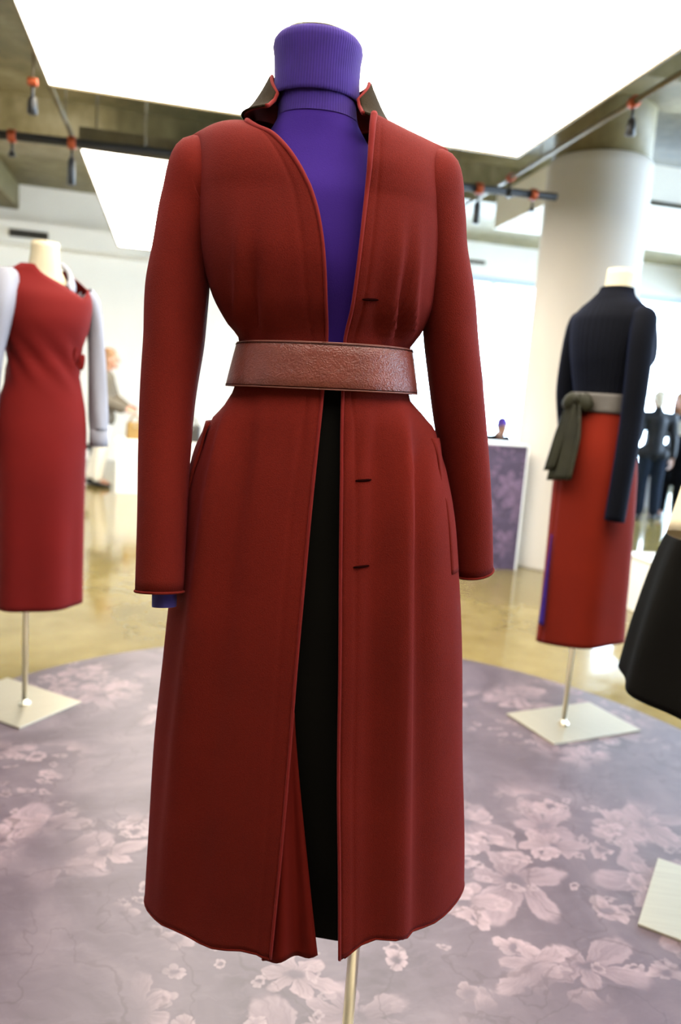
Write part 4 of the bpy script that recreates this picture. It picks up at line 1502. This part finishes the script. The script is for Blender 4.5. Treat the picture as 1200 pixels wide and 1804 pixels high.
def person(loc, rz, label, J, top_m, leg_m, shoe_m, hair_m, hair='long', coat_len=None, skirt=False, group='visitors at the back of the room', face=(0, -1, 0), coat_w=1.0, scale=1.0, wide_sleeve=1.0, hat=False):
    """figure in local space facing -y; J: joints"""
    root = empty('person', loc, rz, label, 'person', group)
    root.scale = (scale,) * 3
    cap, ell = head_parts(root, J['head'], face, hair_m, hair)
    nk, ch, pv = V3(J['neck']), V3(J['chest']), V3(J['pelvis'])
    body = list(cap) + [(nk + V3((0, 0, -0.05)), 0.052, V3(J['head']) + V3((0, 0.012, -0.07)), 0.050)]
    body += [(ch + V3((-0.10, 0, 0.03)), 0.075, ch + V3((0.10, 0, 0.03)), 0.075), (ch, 0.11, (ch + pv) / 2, 0.095), ((ch + pv) / 2, 0.095, pv, 0.105), (pv + V3((-0.07, 0, -0.02)), 0.09, pv + V3((0.07, 0, -0.02)), 0.09)]
    tops = [(ch + V3((-0.11, 0, 0.035)), 0.086, ch + V3((0.11, 0, 0.035)), 0.086), (ch, 0.13, (ch + pv) / 2, 0.118), ((ch + pv) / 2, 0.118, pv, 0.128), (nk + V3((0, 0.01, -0.04)), 0.066, nk + V3((0, 0.012, 0.0)), 0.062)]
    legs = [(pv + V3((-0.06, 0, 0.0)), 0.105, pv + V3((0.06, 0, 0.0)), 0.105)]
    shoes = []
    for sd, sg in (('L', 1), ('R', -1)):
        s_, e_, wr_ = V3(J['sh' + sd]), V3(J['el' + sd]), V3(J['wr' + sd])
        body += [(s_, 0.052, e_, 0.040), (e_, 0.040, wr_, 0.027)]
        body += hand_caps(wr_, J.get('hd' + sd, (wr_ - e_)), J.get('ht' + sd, (0, -1, 0)), J.get('hu' + sd, (sg, 0, 0)), J.get('curl' + sd, 0.45))
        tops += [(s_, 0.072, e_, 0.058 * wide_sleeve), (e_, 0.058 * wide_sleeve, wr_ + (e_ - wr_) * 0.12, 0.046 * wide_sleeve)]
        hp, kn_, an = V3(J['hip' + sd]), V3(J['kn' + sd]), V3(J['an' + sd])
        ft = V3(J['ft' + sd])
        body += [(hp, 0.082, kn_, 0.055), (kn_, 0.055, an, 0.036), (an, 0.036, an + (ft - an) * 0.9, 0.030)]
        legs += [(hp, 0.098, kn_, 0.075), (kn_, 0.075, an + V3((0, 0, 0.03)), 0.066)]
        shoes.append((an, ft))
    blend('body', body, ell, 'skin', root, 0.0075, 4)
    if coat_len:
        z1 = coat_len
        for dx in (-0.07, 0.07):
            tops.append((pv + V3((dx, 0, 0)), 0.118 * coat_w, V3((pv.x + dx * 1.25, pv.y, z1)), 0.125 * coat_w))
    blend('top', tops, [], top_m, root, 0.011, 5)
    if skirt:
        blend('skirt', [(pv + V3((-0.05, 0, 0)), 0.12, V3((pv.x - 0.06, pv.y, skirt)), 0.13), (pv + V3((0.05, 0, 0)), 0.12, V3((pv.x + 0.06, pv.y, skirt)), 0.13)], [], leg_m, root, 0.011, 4)
    else:
        blend('trousers', legs, [], leg_m, root, 0.011, 4)
    for an, ft in shoes:
        d = (ft - an)
        d.z = 0
        dn = d.normalized()
        blend('shoe', [(V3((an.x, an.y, 0.040)) - dn * 0.02, 0.040, V3((ft.x, ft.y, 0.030)), 0.030), (V3((an.x, an.y, 0.05)), 0.042, V3((an.x, an.y, 0.12)), 0.044)], [], shoe_m, root, 0.009, 3)
    if hat:
        h = V3(J['head'])
        blend('knit_hat', [(h + V3((0, 0.01, 0.06)), 0.092, h + V3((0, 0.015, 0.085)), 0.085)], [], 'hat', root, 0.008, 3)
    return root


def standing(**k):
    J = dict(head=(0, -0.03, 1.49), neck=(0, 0, 1.365), chest=(0, 0.01, 1.24), pelvis=(0, 0, 0.86),
             shL=(0.175, 0.01, 1.29), elL=(0.215, 0.03, 1.03), wrL=(0.21, -0.04, 0.81), shR=(-0.175, 0.01, 1.29), elR=(-0.215, 0.03, 1.03), wrR=(-0.21, -0.04, 0.81),
             hipL=(0.085, 0, 0.82), knL=(0.09, -0.015, 0.45), anL=(0.095, 0.02, 0.085), ftL=(0.105, -0.12, 0.035), hipR=(-0.085, 0, 0.82), knR=(-0.09, -0.015, 0.45), anR=(-0.095, 0.02, 0.085), ftR=(-0.105, -0.12, 0.035))
    J.update(k)
    return J


# left visitor in profile, facing the table (towards +x)
person((-0.77, 9.35, 0), R(82), 'woman in a taupe cardigan and white trousers facing the white table',
       standing(head=(0, -0.055, 1.485), neck=(0, -0.005, 1.365), elL=(0.23, -0.05, 1.03), wrL=(0.12, -0.24, 0.93), elR=(-0.24, -0.04, 1.02), wrR=(-0.13, -0.25, 0.92), hdL=(-0.3, -0.9, 0.0), hdR=(0.3, -0.9, -0.1), htL=(-0.6, 0, 0.8), htR=(0.6, 0, 0.8), huL=(0.7, -0.2, 0.6), huR=(-0.7, -0.2, 0.6),
                knR=(-0.09, -0.01, 0.45), anR=(-0.09, 0.03, 0.085), ftR=(-0.09, -0.10, 0.035), anL=(0.11, 0.16, 0.09), ftL=(0.11, 0.03, 0.035), knL=(0.10, 0.06, 0.46)),
       'cardigan', 'white_cotton', 'boots', 'hair_blond', 'long', coat_len=0.80, face=(0, -1, 0), coat_w=0.95, wide_sleeve=1.35)
# right visitors
person((5.86, 8.50, 0), R(165), 'man in a dark leather jacket and jeans, half hidden behind the navy top',
       standing(wrL=(0.26, -0.03, 0.83), wrR=(-0.24, 0.0, 0.80), head=(0, -0.02, 1.50)), 'leather', 'denim', 'boots', 'hair_white', 'short', coat_len=0.84, coat_w=0.9)
person((6.36, 8.75, 0), R(-35), 'woman with ginger hair in a black coat holding a white sheet',
       standing(head=(-0.01, -0.06, 1.515), elL=(0.24, -0.02, 1.04), wrL=(0.10, -0.25, 1.10), elR=(-0.24, -0.02, 1.04), wrR=(-0.10, -0.26, 1.10), hdL=(-0.5, -0.8, 0.1), hdR=(0.5, -0.8, 0.1), htL=(0, -0.2, 1), htR=(0, -0.2, 1), huL=(0.8, -0.5, 0), huR=(-0.8, -0.5, 0)),
       'black_coat', 'black_coat', 'boots', 'hair_blond', 'long', coat_len=0.52, coat_w=1.02)
sh = empty('paper_sheet', (6.36 - 0.40 * math.sin(R(35)), 8.75 - 0.40 * math.cos(R(35)), 1.09), R(-35), 'white sheet of paper held by the woman in the black coat', 'paper')
grid('sheet', [[(x, -0.02 + 0.012 * math.sin(y * 12), y) for x in np.linspace(-0.12, 0.12, 6)] for y in np.linspace(0, 0.17, 7)], 'paper', sh, solid=0.001)
person((6.95, 9.05, 0), R(-60), 'person in a dark jacket at the right edge behind the ginger-haired woman', standing(), 'leather', 'denim', 'boots', 'hair_dark', 'short', coat_len=0.80)
# seated visitor behind the tall plinth
ch_ = empty('chair', (4.92, 11.0, 0), R(10), 'dark chair under the visitor with the violet hat', 'chair')
box('seat', -0.21, 0.21, -0.21, 0.21, 0.325, 0.36, 'bag_black', ch_, bevel=0.006)
box('backrest', -0.21, 0.21, 0.245, 0.27, 0.42, 0.72, 'bag_black', ch_, bevel=0.006)
for sx in (-0.19, 0.19):
    tube('leg', [(sx, -0.19, 0), (sx, -0.19, 0.325)], 0.013, 'blackmetal', ch_, 8)
    tube('leg', [(sx, 0.225, 0), (sx, 0.232, 0.72)], 0.013, 'blackmetal', ch_, 8)
person((4.92, 11.0, 0), R(10), 'seated person wearing a violet hat and dark top beyond the tall plinth',
       standing(head=(0, -0.03, 0.965), neck=(0, 0.05, 0.845), chest=(0, 0.08, 0.73), pelvis=(0, 0.06, 0.50), shL=(0.17, 0.07, 0.78), elL=(0.20, 0.02, 0.56), wrL=(0.13, -0.18, 0.56), shR=(-0.17, 0.07, 0.78), elR=(-0.20, 0.02, 0.56), wrR=(-0.13, -0.18, 0.56),
                hipL=(0.09, 0.03, 0.49), knL=(0.10, -0.36, 0.47), anL=(0.10, -0.36, 0.085), ftL=(0.105, -0.49, 0.035), hipR=(-0.09, 0.03, 0.49), knR=(-0.10, -0.36, 0.47), anR=(-0.10, -0.36, 0.085), ftR=(-0.105, -0.49, 0.035),
                hdL=(-0.3, -0.9, -0.2), hdR=(0.3, -0.9, -0.2), htL=(-1, 0, 0), htR=(1, 0, 0), huL=(0, 0, 1), huR=(0, 0, 1)),
       'black_coat', 'denim', 'boots', 'hair_dark', 'short', hat=True)
